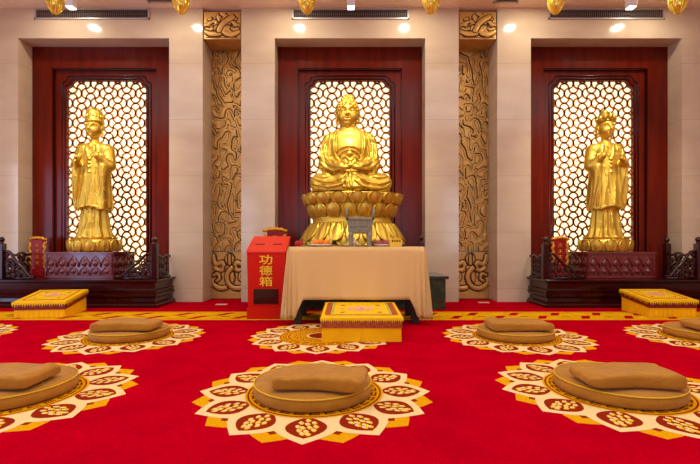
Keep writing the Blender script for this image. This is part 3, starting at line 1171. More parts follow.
# ------------------------------------------------------------------ seated Buddha
def seated_buddha():
    YB = 6.56
    mp = YB / F_PX
    zl = EYE + (HOR - 194.5) * mp              # lap base height
    cxw = (351 - 350) * mp
    T = empty('buddha_statue', (cxw, YB, 0.80))
    tag(T, 'large golden statue of a seated Buddha with hands in its lap on a lotus throne', 'statue', 'golden temple statues')
    z0 = zl - 0.80

    def u(p):
        return ((p[0] - 351) * mp, (194.5 - p[1]) * mp)
    sc = Sculpt((-.70, -.62, -.03), (.70, .42, 1.52), 0.0092)
    # torso
    ox = -.026
    sc.loft([(.12, ox, .08, .40, .26), (.35, ox, .08, .34, .23), (.55, ox, .07, .325, .215), (.72, ox, .06, .345, .21),
             (.85, ox, .06, .34, .185), (.93, ox, .06, .27, .155), (.985, ox, .05, .18, .13), (1.04, ox, .04, .13, .11)], .04)
    sc.ell((ox, -.06, .70), (.24, .12, .16), .06)
    for q in (-1, 1):
        sc.ell((ox + q * .26, .05, .835), (.13, .13, .12), .06)
        sc.cap((ox + q * .31, .05, .80), (ox + q * .365, -.02, .48), .112, .10, .04)
        sc.cap((ox + q * .365, -.02, .46), (q * .14, -.32, .37), .095, .06, .03)
        sc.ell((ox + q * .36, -.03, .42), (.10, .13, .09), .04)
        sc.cap((q * .17, .02, .17), (q * .455, -.12, .155), .185, .15, .05)
        sc.cap((q * .47, -.17, .14), (-q * .10, -.38, .11), .13, .10, .04)
    sc.ell((0, -.08, .06), (.57, .42, .075), .04)
    sc.ell((0, -.26, .20), (.24, .16, .12), .05)
    # neck
    sc.cap((ox - .01, .04, .98), (-.045, .02, 1.14), .135, .118, .03)
    for zz in (1.03, 1.065):
        sc.cap((-.12, -.075, zz), (.05, -.075, zz), .012, None, .01)
    hc = (-.050, .0, 1.232)
    head(sc, hc, .164)
    # garment folds drawn on the front of the body
    K = dict(k=.009, sink=.1)

    def ridge(pts, r=.017, mirror=False, op='+'):
        r *= 1.2
        sc.line([u(p) for p in pts], r, op=op, **K)
        dx, dy = pts[-1][0] - pts[0][0], pts[-1][1] - pts[0][1]
        L_ = math.hypot(dx, dy)
        gx, gy = (-dy / L_ * 1.9, dx / L_ * 1.9) if abs(dx) > abs(dy) else ((1.9 if pts[0][0] < 349 else -1.9), 0)
        if gy < 0:
            gx, gy = -gx, -gy
        sc.line([u((p[0] + gx, p[1] + gy)) for p in pts], r * .75, k=.008, sink=.35, op='-')
        if mirror:
            sc.line([u((697.5 - p[0] - gx, p[1] + gy)) for p in pts], r * .75, k=.008, sink=.35, op='-')
            sc.line([u((697.5 - p[0], p[1])) for p in pts], r, op=op, **K)
    ridge([(337, 130), (334.5, 140), (335, 152), (339, 162), (344, 167)], .020)
    ridge([(361, 130), (364, 140), (363.5, 152), (360, 162), (356, 167)], .020)
    ridge([(332, 132), (330, 146), (331.5, 158), (336, 167)], .016)
    ridge([(366, 132), (369, 146), (367.5, 158), (363, 167)], .016)
    ridge([(328, 134), (325, 146), (326, 158), (331, 166)], .016, True)
    ridge([(324.5, 138), (321.5, 149), (322, 160), (326, 166)], .016, True)
    ridge([(337, 153), (343, 149.5), (350, 148.5), (357, 150), (362, 154)], .014)
    ridge([(339, 157.5), (344, 153), (350, 152), (356, 153.5), (360, 158)], .012)
    ridge([(341, 162), (345, 158), (350, 162), (355, 158), (359, 162)], .012)
    sc.ell((u((349.5, 155.5))[0], (sc.surf(*u((349.5, 155.5))) or -.1), u((349.5, 155.5))[1]), (.05, .03, .035), .01)
    # sleeves falling over the forearms
    ridge([(320, 163), (326, 169), (334, 172.5), (341, 173)], .018, True)
    ridge([(323, 160), (330, 167), (338, 170)], .014, True)
    ridge([(319, 167), (324, 173), (332, 176)], .014, True)
    # lap drapery
    ridge([(348, 177), (340, 183), (328, 185), (315, 181)], .020)
    ridge([(349, 182), (341, 188.5), (328, 190), (314, 186)], .020)
    ridge([(354, 177), (363, 184), (376, 187), (389, 183)], .020)
    ridge([(354, 183), (363, 190), (376, 191.5), (389, 188)], .018)
    ridge([(334, 177), (324, 180), (316, 177.5)], .016)
    ridge([(368, 177), (378, 180.5), (387, 178)], .016)
    ridge([(351, 175), (350, 184), (352, 193)], .024)
    ridge([(346, 178), (343, 186), (345, 193)], .014)
    ridge([(312, 191), (325, 193), (338, 192.5), (350, 194), (364, 192.5), (378, 193.5), (391, 191)], .016)
    # hands resting in the lap, right over left
    for q in (-1, 1):
        sc.ell((q * .085, -.385, .345), (.085, .055, .032), .012)
        for f_ in range(4):
            yy = -.42 + .026 * f_
            sc.cap((q * .06, yy, .352 + (.012 if q < 0 else 0)), (-q * .02, yy - .004, .372 + (.014 if q < 0 else 0)), .0145, .0125, .005)
            sc.cap((-q * .02, yy - .004, .372 + (.014 if q < 0 else 0)), (-q * .075, yy, .368), .0125, .010, .005)
        sc.cap((q * .10, -.37, .372), (q * .045, -.39, .412), .017, .014, .006)
        sc.cap((q * .045, -.39, .412), (q * .004, -.395, .415), .014, .011, .005)
    sculpt_obj(sc, 'body', M['gold'], T, 2).location = (0, 0, z0)
    # curled hair
    hx, hy, hz = hc
    s = .164
    hs = Sculpt((hx - .24, hy - .26, hz - .25), (hx + .24, hy + .28, hz + .36), .0075)
    hs.ell((hx, hy + .012, hz + s * .16), (s * 1.08, s * 1.20, s * 1.18), .01)
    hs.ell((hx, hy - s * 1.15, hz - s * .50), (s * 1.05, s * 1.15, s * 1.10), .012, '-')
    hs.ell((hx, hy, hz - s * 1.1), (s * 1.5, s * 1.5, s * .75), .012, '-')
    hs.ell((hx, hy + .02, hz + s * 1.22), (s * .60, s * .62, s * .50), .02)
    shell = hs.F.copy()

    def near(p):
        q = [int(round((p[i_] - hs.lo[i_]) / hs.h)) for i_ in range(3)]
        if any(q[i_] < 0 or q[i_] >= hs.n[i_] for i_ in range(3)):
            return 9
        return shell[tuple(q)]
    n = 190
    for (c_, r_, cnt) in (((hx, hy + .012, hz + s * .16), (s * 1.05, s * 1.20, s * 1.20), n), ((hx, hy + .02, hz + s * 1.22), (s * .60, s * .62, s * .50), 70)):
        for i in range(cnt):
            zf = 1 - 2 * (i + .5) / cnt
            r = math.sqrt(1 - zf * zf)
            a = i * 2.399963
            p_ = (c_[0] + r * math.cos(a) * r_[0], c_[1] + r * math.sin(a) * r_[1], c_[2] + zf * r_[2])
            if abs(near(p_)) < .010:
                hs.ell(p_, (.0185, .0185, .0185), .003)
    sculpt_obj(hs, 'hair', M['gold'], T, 1).location = (0, 0, z0)
    # throne
    T2 = .022
    lt = MB()
    a1, bq = .62, .66                       # bq = depth ratio
    zf = lambda y: EYE + (HOR - y) * mp - .80
    prof = [(.78, 0.0), (.80, .03), (.79, .07), (.74, .12), (.68, .20), (.63, .30), (.60, zf(224)), (.605, zf(221)), (.585, zf(219.5)), (.60, zf(217)),
            (.63, zf(213)), (.66, zf(207)), (.70, zf(200)), (.735, zf(196.5)), (.74, zf(195))]
    lt.lathe(prof, 72, sx=1, sy=bq)
    base = lt.build('lotus_throne', M['gold'], T, (T2, 0, 0))
    m1 = petal_mesh('petal', .255, .160, .045, .015, bf=.15)
    petal_ring(m1, 17, .690, .690 * bq, zf(205.5), base, M['gold'], 0)
    m2 = petal_mesh('petal', .225, .20, .060, .01, bf=.20)
    petal_ring(m2, 17, .605, .605 * bq, zf(218), base, M['gold'], .5)
    m3 = petal_mesh('petal', .225, .27, .165, .02)
    petal_ring(m3, 18, .605, .605 * bq, zf(223.5), base, M['gold'], .5, flip=True)
    m4 = petal_mesh('petal', .240, .20, .07, .01)
    petal_ring(m4, 18, .70, .70 * bq, zf(233.0), base, M['gold'], 0, flip=True)
    return T


# ------------------------------------------------------------------ standing attendants
def standing(xw, s, label, crown):
    """s=+1: the hand on the viewer's right is raised"""
    T = empty('bodhisattva_statue', (xw, 6.74, 0.80))
    tag(T, label, 'statue', 'golden temple statues')
    m_ = M['gold2']
    sc = Sculpt((-.42, -.42, .15), (.42, .32, 2.20), 0.008)
    sc.loft([(.17, 0, 0, .275, .22), (.24, 0, 0, .25, .20), (.36, 0, 0, .215, .17), (.60, 0, 0, .19, .15), (.95, 0, 0, .19, .15),
             (1.3, 0, 0, .19, .14), (1.55, 0, .01, .20, .13), (1.66, 0, .02, .17, .11), (1.72, 0, .02, .08, .08)], .03, (.016, 11, .8, .45, .4))
    # tunic
    sc.loft([(.64, 0, -.02, .262, .20), (.70, 0, -.02, .250, .195), (.90, 0, -.01, .225, .175), (1.2, 0, 0, .205, .155), (1.5, 0, 0, .20, .14)],
            .02, (.012, 9, 1.2, .7, 1.0), (.026, 4, 0))
    for q in (-1, 1):
        sc.ell((q * .17, .02, 1.60), (.10, .11, .09), .05)
        sc.cap((q * .20, .02, 1.57), (q * .255, -.02, 1.33), .095, .085, .03)
        # hanging wide sleeve
        ang = q * s
        fy = -.14 if ang > 0 else -.13
        sc.loft([(.66, q * .215, -.02, .050, .085), (.74, q * .213, -.03, .060, .11), (.95, q * .205, -.05, .068, .125),
                 (1.15, q * .20, -.07, .074, .13), (1.32, q * .20, -.08, .084, .12), (1.40, q * .21, -.06, .07, .09)], .03,
                (.014, 5, 1.3, .9, .8))
        sc.cap((q * .245, -.02, .70), (q * .252, -.01, .63), .035, .012, .02)
    # raised hand side
    h1 = (s * .14, -.235, 1.50)
    sc.cap((s * .25, -.06, 1.33), (s * .155, -.21, 1.46), .075, .05, .03)
    sc.cap((s * .155, -.21, 1.46), h1, .038, .030, .012)
    sc.ell((s * .135, -.245, 1.535), (.032, .022, .042), .008)
    fingers(sc, (s * .135, -.25, 1.565), [((-s * .024, 0, .0), (-.004 * s, -.008, .035), (-.010 * s, -.010, .022)),
                                         ((-s * .006, 0, .004), (0, -.006, .045), (0, -.006, .032)),
                                         ((s * .011, 0, .002), (0, -.004, .042), (.004 * s, -.004, .030)),
                                         ((s * .026, 0, -.004), (.006 * s, -.004, .032), (.006 * s, -.004, .022))], .0105)
    sc.cap((s * .115, -.255, 1.525), (s * .095, -.275, 1.560), .012, .010, .004)
    sc.cap((s * .095, -.275, 1.560), (s * .108, -.272, 1.590), .010, .009, .004)
    # carrying hand side
    h2 = (-s * .13, -.235, 1.37)
    sc.cap((-s * .25, -.06, 1.33), (-s * .16, -.21, 1.36), .080, .055, .03)
    sc.cap((-s * .16, -.21, 1.36), h2, .036, .030, .012)
    sc.ell((-s * .115, -.25, 1.375), (.040, .034, .024), .008)
    fingers(sc, (-s * .10, -.265, 1.38), [((0, -.024, 0), (s * .030, -.008, .006), (s * .016, .0, .020)),
                                         ((0, -.008, 0), (s * .036, -.004, .006), (s * .018, .0, .022)),
                                         ((0, .010, 0), (s * .034, 0, .006), (s * .016, .0, .022)),
                                         ((-s * .01, .025, 0), (s * .028, .004, .006), (s * .014, .0, .018))], .0105)
    sc.cap((-s * .13, -.27, 1.385), (-s * .125, -.285, 1.425), .012, .009, .004)
    # neck and head
    sc.cap((0, .02, 1.66), (0, .0, 1.82), .062, .058, .02)
    head(sc, (0, -.01, 1.925), .118, .010)
    # drapery ridges
    K = dict(k=.008, sink=.1)
    for pts, r in (([(-.09, 1.68), (-.07, 1.56), (-.02, 1.46), (.02, 1.42)], .016), ([(.09, 1.68), (.07, 1.56), (.03, 1.46), (.0, 1.42)], .016),
                   ([(-.13, 1.66), (-.13, 1.5), (-.09, 1.3), (-.06, 1.1), (-.10, .9), (-.14, .70)], .014),
                   ([(.13, 1.66), (.13, 1.5), (.09, 1.3), (.07, 1.1), (.11, .9), (.15, .70)], .014),
                   ([(-.17, 1.62), (-.20, 1.5), (-.22, 1.38)], .013), ([(.17, 1.62), (.20, 1.5), (.22, 1.38)], .013),
                   ([(-.05, 1.25), (-.06, 1.0), (-.02, .82), (0, .68)], .013), ([(.05, 1.25), (.05, 1.0), (.03, .82), (.02, .70)], .013),
                   ([(-.24, 1.3), (-.22, 1.1), (-.25, .9), (-.24, .72)], .012), ([(.24, 1.3), (.22, 1.1), (.25, .9), (.24, .72)], .012),
                   ([(-.20, 1.25), (-.17, 1.05), (-.20, .8)], .010), ([(.20, 1.25), (.17, 1.05), (.20, .8)], .010),
                   ([(-.20, .655), (-.10, .69), (0, .65), (.10, .69), (.20, .655)], .014),
                   ([(-.07, .63), (-.06, .45), (-.10, .25)], .016), ([(.07, .63), (.06, .45), (.10, .25)], .016),
                   ([(0, .62), (.01, .45), (0, .28)], .022), ([(-.13, .6), (-.14, .4), (-.19, .22)], .014),
                   ([(.13, .6), (.14, .4), (.19, .22)], .014)):
        sc.line(pts, r, **K)
    # necklace and sash tassels
    sc.line([(-.08, 1.63), (-.05, 1.55), (0, 1.52), (.05, 1.55), (.08, 1.63)], .009, k=.005, sink=0)
    sc.line([(0, 1.44), (-.01, 1.35), (0, 1.25), (.0, 1.18)], .016, k=.01)
    sc.line([(-.05, 1.36), (0, 1.31), (.05, 1.36)], .012, k=.006)
    for zz in (1.42, 1.36, 1.30, 1.22):
        y = sc.surf(0, zz)
        if y is not None:
            sc.ell((0, y, zz), (.026, .018, .020), .006)
    # feet
    for q in (-1, 1):
        sc.ell((q * .075, -.20, .205), (.045, .075, .03), .02)
    sculpt_obj(sc, 'body', m_, T, 2)
    # hair and crown
    hb = MB()
    hb.ball((0, .025, 1.965), (.122, .122, .125), 20)
    if crown != 'round':
      for q in (-1, 1):
        hb.tube([(q * .112, .0, 1.98), (q * .122, .02, 1.92), (q * .118, .04, 1.84), (q * .125, .05, 1.76)], [.018, .02, .018, .010], 8)
    hb.build('hair', m_, T)
    cb_ = MB()
    if crown == 'round':
        prof = [(.126, 2.005), (.137, 2.01), (.137, 2.045), (.126, 2.055), (.128, 2.10), (.124, 2.15), (.108, 2.195), (.075, 2.225), (.035, 2.24), (.004, 2.243)]
        cb_.lathe([(r, z) for r, z in prof], 28, (0, 0.0, 0), 1, 1)
        for q in range(11):
            a = PI + PI * q / 10
            cb_.ball((.126 * math.cos(a), .126 * math.sin(a), 2.10), (.013, .010, .030), 8)
        cb_.ball((.07, -.04, 2.215), (.02, .02, .03), 8)
    else:
        cb_.lathe([(.122, 2.01), (.130, 2.015), (.130, 2.04), (.116, 2.05)], 28, (0, 0.0, 0))
        for q in range(7):
            a = PI + PI * (q + .0) / 6
            hh = .06 + .075 * math.sin(PI * q / 6) ** 1.5
            x_, y_ = .122 * math.cos(a), .122 * math.sin(a)
            cb_.tube([(x_, y_, 2.03), (x_ * 1.12, y_ * 1.12, 2.03 + hh * .5), (x_ * 1.0, y_ * 1.0, 2.03 + hh)], [.028, .030, .006], 8)
            cb_.ball((x_ * 1.14, y_ * 1.14, 2.03 + hh * .45), .014, 8)
        cb_.lathe([(.07, 2.05), (.075, 2.10), (.05, 2.16), (.055, 2.185), (.03, 2.215), (.004, 2.225)], 16, (0, .02, 0))
    cb_.build('crown', m_, T)
    # held item
    it = MB()
    if crown == 'round':       # lotus sprig lying over the palm
        px0 = -s * .09
        it.tube([(px0 - .02, -.27, 1.40), (px0 - .05, -.28, 1.36), (px0 - .06, -.27, 1.28), (px0 - .03, -.26, 1.22)], [.010, .012, .010, .008], 8)
        for q in range(7):
            a = 2 * PI * q / 7
            it.ball((px0 + .035 * math.cos(a), -.275 + .03 * math.sin(a), 1.425), (.020, .020, .030), 8)
        it.ball((px0, -.275, 1.435), (.022, .022, .03), 10)
        it.build('lotus_sprig', m_, T)
    else:                      # little vase
        it.lathe([(.022, 0), (.03, .004), (.018, .015), (.036, .05), (.038, .075), (.022, .10), (.014, .125), (.022, .14)], 18, (-s * .085, -.285, 1.395))
        it.build('vase', m_, T)
    # lotus base
    lb = MB()
    lb.lathe([(.33, 0), (.36, .02), (.37, .08), (.365, .15), (.34, .185), (.30, .20), (.20, .205)], 48, sx=1.0, sy=.84)
    base = lb.build('lotus_base', m_, T)
    pm = petal_mesh('petal', .178, .178, .012, .012)
    pm.materials.clear()
    pm.materials.append(m_)
    petal_ring(pm, 12, .352, .352 * .84, .006, base, m_, .5)
    pm2 = petal_mesh('petal', .13, .05, .03, .0, nu=6, nv=6)
    pm2.materials.clear()
    pm2.materials.append(m_)
    petal_ring(pm2, 13, .285, .285 * .84, .185, base, m_, 0)
    return T


seated_buddha()
standing(-4.0, 1, 'golden standing statue with a rounded cap crown, on the left plinth', 'round')
standing(4.0, -1, 'golden standing statue with a pointed crown holding a small vase, right plinth', 'flame')


# ------------------------------------------------------------------ stepped platforms
def stepped_body(x0, x1, y0, prof, name, m_, parent, yb=W, inner=None, bev=0.0):
    """prof: (inset, z) going up; front at y0, ends at the wall yb"""
    mb = MB()
    vs = []
    for (ins, z) in prof:
        vs += [(x0 + ins, yb, z), (x0 + ins, y0 + ins, z), (x1 - ins, y0 + ins, z), (x1 - ins, yb, z)]
    fs = []
    n = len(prof)
    for j in range(n - 1):
        for k_ in range(4):
            k2 = (k_ + 1) % 4
            fs.append((j * 4 + k_, j * 4 + k2, (j + 1) * 4 + k2, (j + 1) * 4 + k_))
    fs.append((0, 1, 2, 3))
    fs.append(tuple((n - 1) * 4 + k_ for k_ in (3, 2, 1, 0)))
    mb.add(vs, fs)
    if inner:
        mb.box(*inner)
    return mb.build(name, m_, parent)


PPROF = [(.0, 0.0), (.0, .035), (.015, .05), (.015, .06), (.05, .085), (.055, .13), (.03, .155), (.03, .165), (.012, .175), (.012, .195), (.035, .21), (.035, .225),
         (.02, .235), (.02, .25), (.05, .265), (.05, .35), (.02, .365), (.02, .372), (.0, .378), (.0, .395), (.008, .402)]


def scroll_panel(mb, p0, p1, hh0, hh1, zb, r=.0135, seed=1):
    """openwork scrollwork between p0 (tall end) and p1 (low end)"""
    P0, P1 = Vector((p0[0], p0[1], 0)), Vector((p1[0], p1[1], 0))
    L = (P1 - P0).length

    def at(u_, z_):
        q = P0.lerp(P1, u_)
        return (q.x, q.y, zb + z_)

    def top(u_):
        t = u_ ** 1.0
        return hh1 + (hh0 - hh1) * (0.5 + 0.5 * math.cos(PI * min(1, t * 1.06))) + .018 * math.sin(2 * PI * t * 2)
    mb.tube([at(i / 20, top(i / 20)) for i in range(21)], r * 1.5, 6)
    mb.tube([at(0, .015), at(1, .015)], r * 1.4, 6)
    rg = random.Random(seed)
    uu = 0.06
    while uu < .94:
        h_ = top(uu) - .02
        z_ = .05
        while z_ < h_ - .02:
            rad = rg.uniform(.028, .045)
            cu, cz = uu + rg.uniform(-.02, .02), z_ + rg.uniform(-.01, .01)
            d = rg.choice((-1, 1))
            ph = rg.uniform(0, 6.28)
            pts = []
            for i in range(13):
                t = i / 12
                rr = rad * (1 - .75 * t)
                a = ph + d * t * 1.5 * 2 * PI
                uq = cu + rr * math.cos(a) / L
                zq = max(.012, min(cz + rr * math.sin(a), top(min(1, max(0, uq)))))
                pts.append(at(min(.99, max(.01, uq)), zq))
            mb.tube(pts, r, 5)
            z_ += rad * 1.75
        uu += .085 / L


def post(parent, x, y, zb, ht, wd=.085, m_=None):
    mb = MB()
    h = wd / 2
    mb.box(x - h, x + h, y - h, y + h, zb, zb + ht)
    o = mb.build('post', m_ or M['lacquer_dark'], parent, bevel=.008)
    mb = MB()
    mb.lathe([(h * .8, 0), (h * .55, .012), (h * .55, .022), (h * .85, .04), (h * .95, .06), (h * .8, .08), (h * .4, .095), (.003, .10)], 16, (x, y, zb + ht))
    f = mb.build('finial', m_ or M['lacquer_dark'], o)
    return o


for sgn, side in ((-1, 'left'), (1, 'right')):
    t = empty('altar_platform', (sgn * 4.055, 6.14, 0))
    tag(t, {'left': 'dark burgundy stepped wooden platform with carved railing under the standing statue beside the left wall',
            'right': 'dark burgundy stepped wooden platform with carved railing under the right-hand standing statue'}[side],
        'platform', 'burgundy wooden altar platforms')
    off = Vector((sgn * 4.055, 6.14, 0))
    xa, xb = (-1.34, 1.30) if sgn < 0 else (-1.265, 1.34)
    stepped_body(xa, xb, 0, PPROF, 'stepped_base', M['lacquer_dark'], t, W - 6.14 - .002,
                 (-1.18, 1.18, W - 6.14 - .004, NI - 6.14 - .005, 0, .402))
    px_in, px_out = -sgn * 1.215, sgn * 1.015
    pz = .402
    post(t, px_in, .12, pz, .52)
    post(t, px_out, .12, pz, .52)
    if sgn > 0:
        post(t, px_out, .74, pz, .52)
    mb = MB()
    # plinth spans local -.51..+.51 ; railings drop towards it
    sgo = 1 if px_in > 0 else -1
    scroll_panel(mb, (px_in - sgo * .05, .12), (sgo * .64, .12), .36, .05, pz, seed=3)
    mb.build('railing_panel', M['lacquer_dark'], t)
    mb = MB()
    scroll_panel(mb, (px_out + sgo * .05, .12), (-sgo * .54, .12), .40, .05, pz, seed=8)
    mb.build('railing_panel', M['lacquer_dark'], t)
    mb = MB()
    scroll_panel(mb, (px_in, .17), (px_in, .635), .33, .33, pz, seed=5)
    mb.build('railing_panel', M['lacquer_dark'], t)
    mb = MB()
    scroll_panel(mb, (px_out, .17), (px_out, .69), .36, .36, pz, seed=6)
    mb.build('railing_panel', M['lacquer_dark'], t)
    # plinth with lotus-bud relief
    xw = sgn * 4.045
    p = empty('statue_plinth', (xw, 6.40, .402))
    tag(p, {'left': 'red-brown carved wooden plinth carrying the statue with the rounded cap crown',
            'right': 'red-brown carved wooden plinth carrying the statue with the pointed crown'}[side],
        'plinth', 'carved wooden statue plinths')
    mb = MB()
    mb.box(-.495, .495, .02, .66, 0.03, .365)
    mb.build('core', M['plinth'], p)
    mb = MB()
    mb.box(-.52, .52, 0, .68, .362, .394)
    mb.build('top_slab', M['plinth'], p, bevel=.006)
    mb = MB()
    mb.box(-.52, .52, 0, .68, 0.0, .035)
    mb.build('foot_slab', M['plinth'], p, bevel=.006)

    def bud_panel(L):
        """front face at y=0 facing -y, x from 0..L"""
        q = MB()
        n = max(3, int(round(L / .165)))
        st = L / n
        q.box(0, L, -.002, .012, .04, .36)
        q.box(0, .02, -.014, 0, .04, .36)
        q.box(L - .02, L, -.014, 0, .04, .36)
        for i in range(n):
            cx = st * (i + .5)
            q.ball((cx, -.002, .225), (.048, .026, .050), 12)
            q.ball((cx, -.002, .272), (.016, .014, .03), 8)
            if True:
                q.ball((cx, -.002, .105), (.044, .022, .042), 12)
            arch = [(cx - st * .46, -.008, .17), (cx - st * .42, -.008, .24), (cx - st * .22, -.008, .295), (cx, -.008, .335),
                    (cx + st * .22, -.008, .295), (cx + st * .42, -.008, .24), (cx + st * .46, -.008, .17)]
            q.tube(arch, .009, 6)
            arch = [(cx - st * .42, -.008, .05), (cx - st * .40, -.008, .11), (cx - st * .2, -.008, .152), (cx, -.008, .175),
                    (cx + st * .2, -.008, .152), (cx + st * .40, -.008, .11), (cx + st * .42, -.008, .05)]
            q.tube(arch, .008, 6)
        return q
    bud_panel(.99).build('carved_panel', M['plinth'], p, (-.495, .018, 0))
    bud_panel(.64).build('carved_panel', M['plinth'], p, (.497, .02, 0), PI / 2)
    o = bud_panel(.64).build('carved_panel', M['plinth'], p, (-.497, .66, 0), -PI / 2)

# centre: dark green marble base, wooden throne plinth, low railing
t = empty('marble_base', (0, 5.95, 0))
tag(t, 'dark green marble base block behind the altar table, under the seated Buddha', 'marble base')
mb = MB()
mb.box(-1.33, 1.33, .03, W - 5.95 - .003, 0, .425)
mb.box(-1.17, 1.17, W - 5.95 - .004, NI - 5.95 - .004, 0, .425)
mb.build('block', M['green'], t)
mb = MB()
mb.box(-1.37, 1.37, 0, W - 5.95 - .003, .426, .47)
mb.box(-1.17, 1.17, W - 5.95 - .004, NI - 5.95 - .004, .426, .47)
mb.build('top_slab', M['green'], t, bevel=.006)
p = empty('throne_plinth', (0.015, 6.10, .47))
tag(p, 'dark red wooden plinth on the green marble, directly under the lotus throne', 'plinth')
mb = MB()
mb.box(-.86, .86, 0, .96, 0, .30)
mb.build('core', M['lacquer_dark'], p, bevel=.006)
mb = MB()
mb.box(-.89, .89, -.02, .965, .30, .33)
mb.build('top_slab', M['plinth'], p, bevel=.006)
t = empty('altar_railing', (0, 6.02, .47))
tag(t, 'dark wooden railing with a ball-topped post on the green marble base beside the seated Buddha', 'railing')
for sx in (1,):
    post(t, sx * 1.0, .02, 0, .47, .075)
    mb = MB()
    y_ = .02
    mb.tube([(sx * 1.0, .06, .40), (sx * 1.0, .74, .40)], .014, 6)
    scroll_panel(mb, (sx * 1.0, .06), (sx * 1.0, .74), .34, .34, 0, seed=15)
    mb.build('railing_panel', M['lacquer_dark'], t)


# ------------------------------------------------------------------ votive tablets
def text_mesh(body, size, depth, bold=0.0):
    cu = bpy.data.curves.new('tmp', 'FONT')
    cu.body = body
    cu.size = size
    cu.extrude = depth
    cu.offset = bold
    cu.align_x = 'CENTER'
    cu.align_y = 'CENTER'
    cu.resolution_u = 4
    o = bpy.data.objects.new('tmp', cu)
    COL.objects.link(o)
    dg = bpy.context.evaluated_depsgraph_get()
    me = bpy.data.meshes.new_from_object(o.evaluated_get(dg))
    me.transform(Matrix.Rotation(PI / 2, 4, 'X'))
    bpy.data.objects.remove(o)
    return me


def tablet(loc, h, wdt, label, rz=0.0):
    t = empty('votive_tablet', loc, rz)
    tag(t, label, 'tablet', 'small carved votive tablets')
    mb = MB()
    mb.box(-wdt * .55, wdt * .55, -.07, .07, 0, .05)
    mb.box(-wdt * .42, wdt * .42, -.05, .05, .05, .11)
    mb.build('stand', M['tabred'], t, bevel=.005)
    mb = MB()
    mb.box(-wdt * .34, wdt * .34, -.012, .02, .11, h * .93)
    mb.build('board', M['tabred'], t, bevel=.004)
    mb = MB()
    for sx in (-1, 1):
        pts = [(sx * (wdt * .40 + .014 * math.sin(i * 1.9)), -.004, .11 + (h * .86 - .11) * i / 14) for i in range(15)]
        mb.tube(pts, [.020 + .006 * math.sin(i * 2.3) for i in range(15)], 7)
        mb.tube([(p_[0] + sx * .018, p_[1], p_[2] + .01) for p_ in pts], .008, 5)
    mb.tube([(wdt * (-.52 + 1.04 * i / 12), -.006, h * .93 + .028 * math.sin(PI * i / 12) + .008 * math.sin(i * 2.2)) for i in range(13)], [.018 + .01 * math.sin(PI * i / 12) for i in range(13)], 8)
    mb.build('dragon_frame', M['tabgold'], t)
    mb = MB()
    for i in range(4):
        z = h * (.78 - .15 * i)
        s_ = wdt * .13
        for (a, c) in (((-s_, .6 * s_), (s_, .6 * s_)), ((-s_ * .8, -.1 * s_), (s_ * .8, -.1 * s_)), ((0, s_), (0, -s_)), ((0, 0), (-s_, -s_)), ((0, 0), (s_, -s_))):
            mb.tube([(a[0], -.015, z + a[1]), (c[0], -.015, z + c[1])], .0045, 4)
    mb.build('inscription', M['tabgold'], t)
    return t


tablet((-5.0, 6.88, .402), .63, .28, 'red and gold framed tablet behind the left railing, next to the left plinth')
tablet((3.36, 6.88, .402), .63, .28, 'reddish carved tablet on the right-hand platform, left of its plinth')
tablet((-1.09, 6.25, .47), .68, .34, 'red carved tablet on the green marble, its crest showing above the donation box')


# ------------------------------------------------------------------ donation box
def donation_box():
    x0, x1 = -1.255, -.79
    yf, yb = 5.23, 5.66
    t = empty('donation_box', (0, 0, 0))
    t.location = ((x0 + x1) / 2, yf, 0)
    tag(t, 'bright red donation box with sloping slotted top and yellow Chinese characters', 'donation box')
    hw = (x1 - x0) / 2
    D = yb - yf
    mb = MB()
    mb.hexa([(-hw + .01, .012, .13), (hw - .01, .012, .13), (hw - .01, D, .13), (-hw + .01, D, .13)],
            [(-hw, 0, .812), (hw, 0, .812), (hw, D, 1.0), (-hw, D, 1.0)])
    mb.build('body', M['boxred'], t, bevel=.004)
    mb = MB()
    mb.hexa([(-hw - .008, -.01, .806), (hw + .008, -.01, .806), (hw + .008, D, 1.0), (-hw - .008, D, 1.0)],
            [(-hw - .008, -.01, .822), (hw + .008, -.01, .822), (hw + .008, D, 1.016), (-hw - .008, D, 1.016)])
    lid = mb.build('lid', M['boxtop'], t, bevel=.003)
    for sx in (-1, 1):
        mb = MB()
        sl = .194 / .44
        ya, yb_ = D * .40, D * .47
        za = .822 + (ya + .01) * sl + .0015
        zb_ = .822 + (yb_ + .01) * sl + .0015
        xa, xb = sx * .11 - .058, sx * .11 + .058
        mb.hexa([(xa, ya, za - .004), (xb, ya, za - .004), (xb, yb_, zb_ - .004), (xa, yb_, zb_ - .004)],
                [(xa, ya, za), (xb, ya, za), (xb, yb_, zb_), (xa, yb_, zb_)])
        mb.build('coin_slot', M['slot'], lid)
    mb = MB()
    mb.box(-hw, hw, -.01, D + .01, 0, .13)
    mb.build('base_plinth', M['boxred'], t, bevel=.004)
    mb = MB()
    mb.box(-.15, .15, -.006, .02, .185, .365)
    mb.build('window', M['darkglass'], t, bevel=.002)
    for ch, z in (('功', .722), ('德', .590), ('箱', .458)):
        me = text_mesh(ch, .155, .003, .0018)
        cx = sum(v.co.x for v in me.vertices) / max(1, len(me.vertices))
        zs = [v.co.z for v in me.vertices]
        xs_ = [v.co.x for v in me.vertices]
        cx, cz = (min(xs_) + max(xs_)) / 2, (min(zs) + max(zs)) / 2
        me.transform(Matrix.Translation((-cx, 0, -cz)))
        me.transform(Matrix.Diagonal((.158 / (max(xs_) - min(xs_)), 1, .118 / (max(zs) - min(zs)), 1)))
        o = obj_mesh('character', me, M['yellowpaint'], t, (.0, -.004, z))
    return t


donation_box()


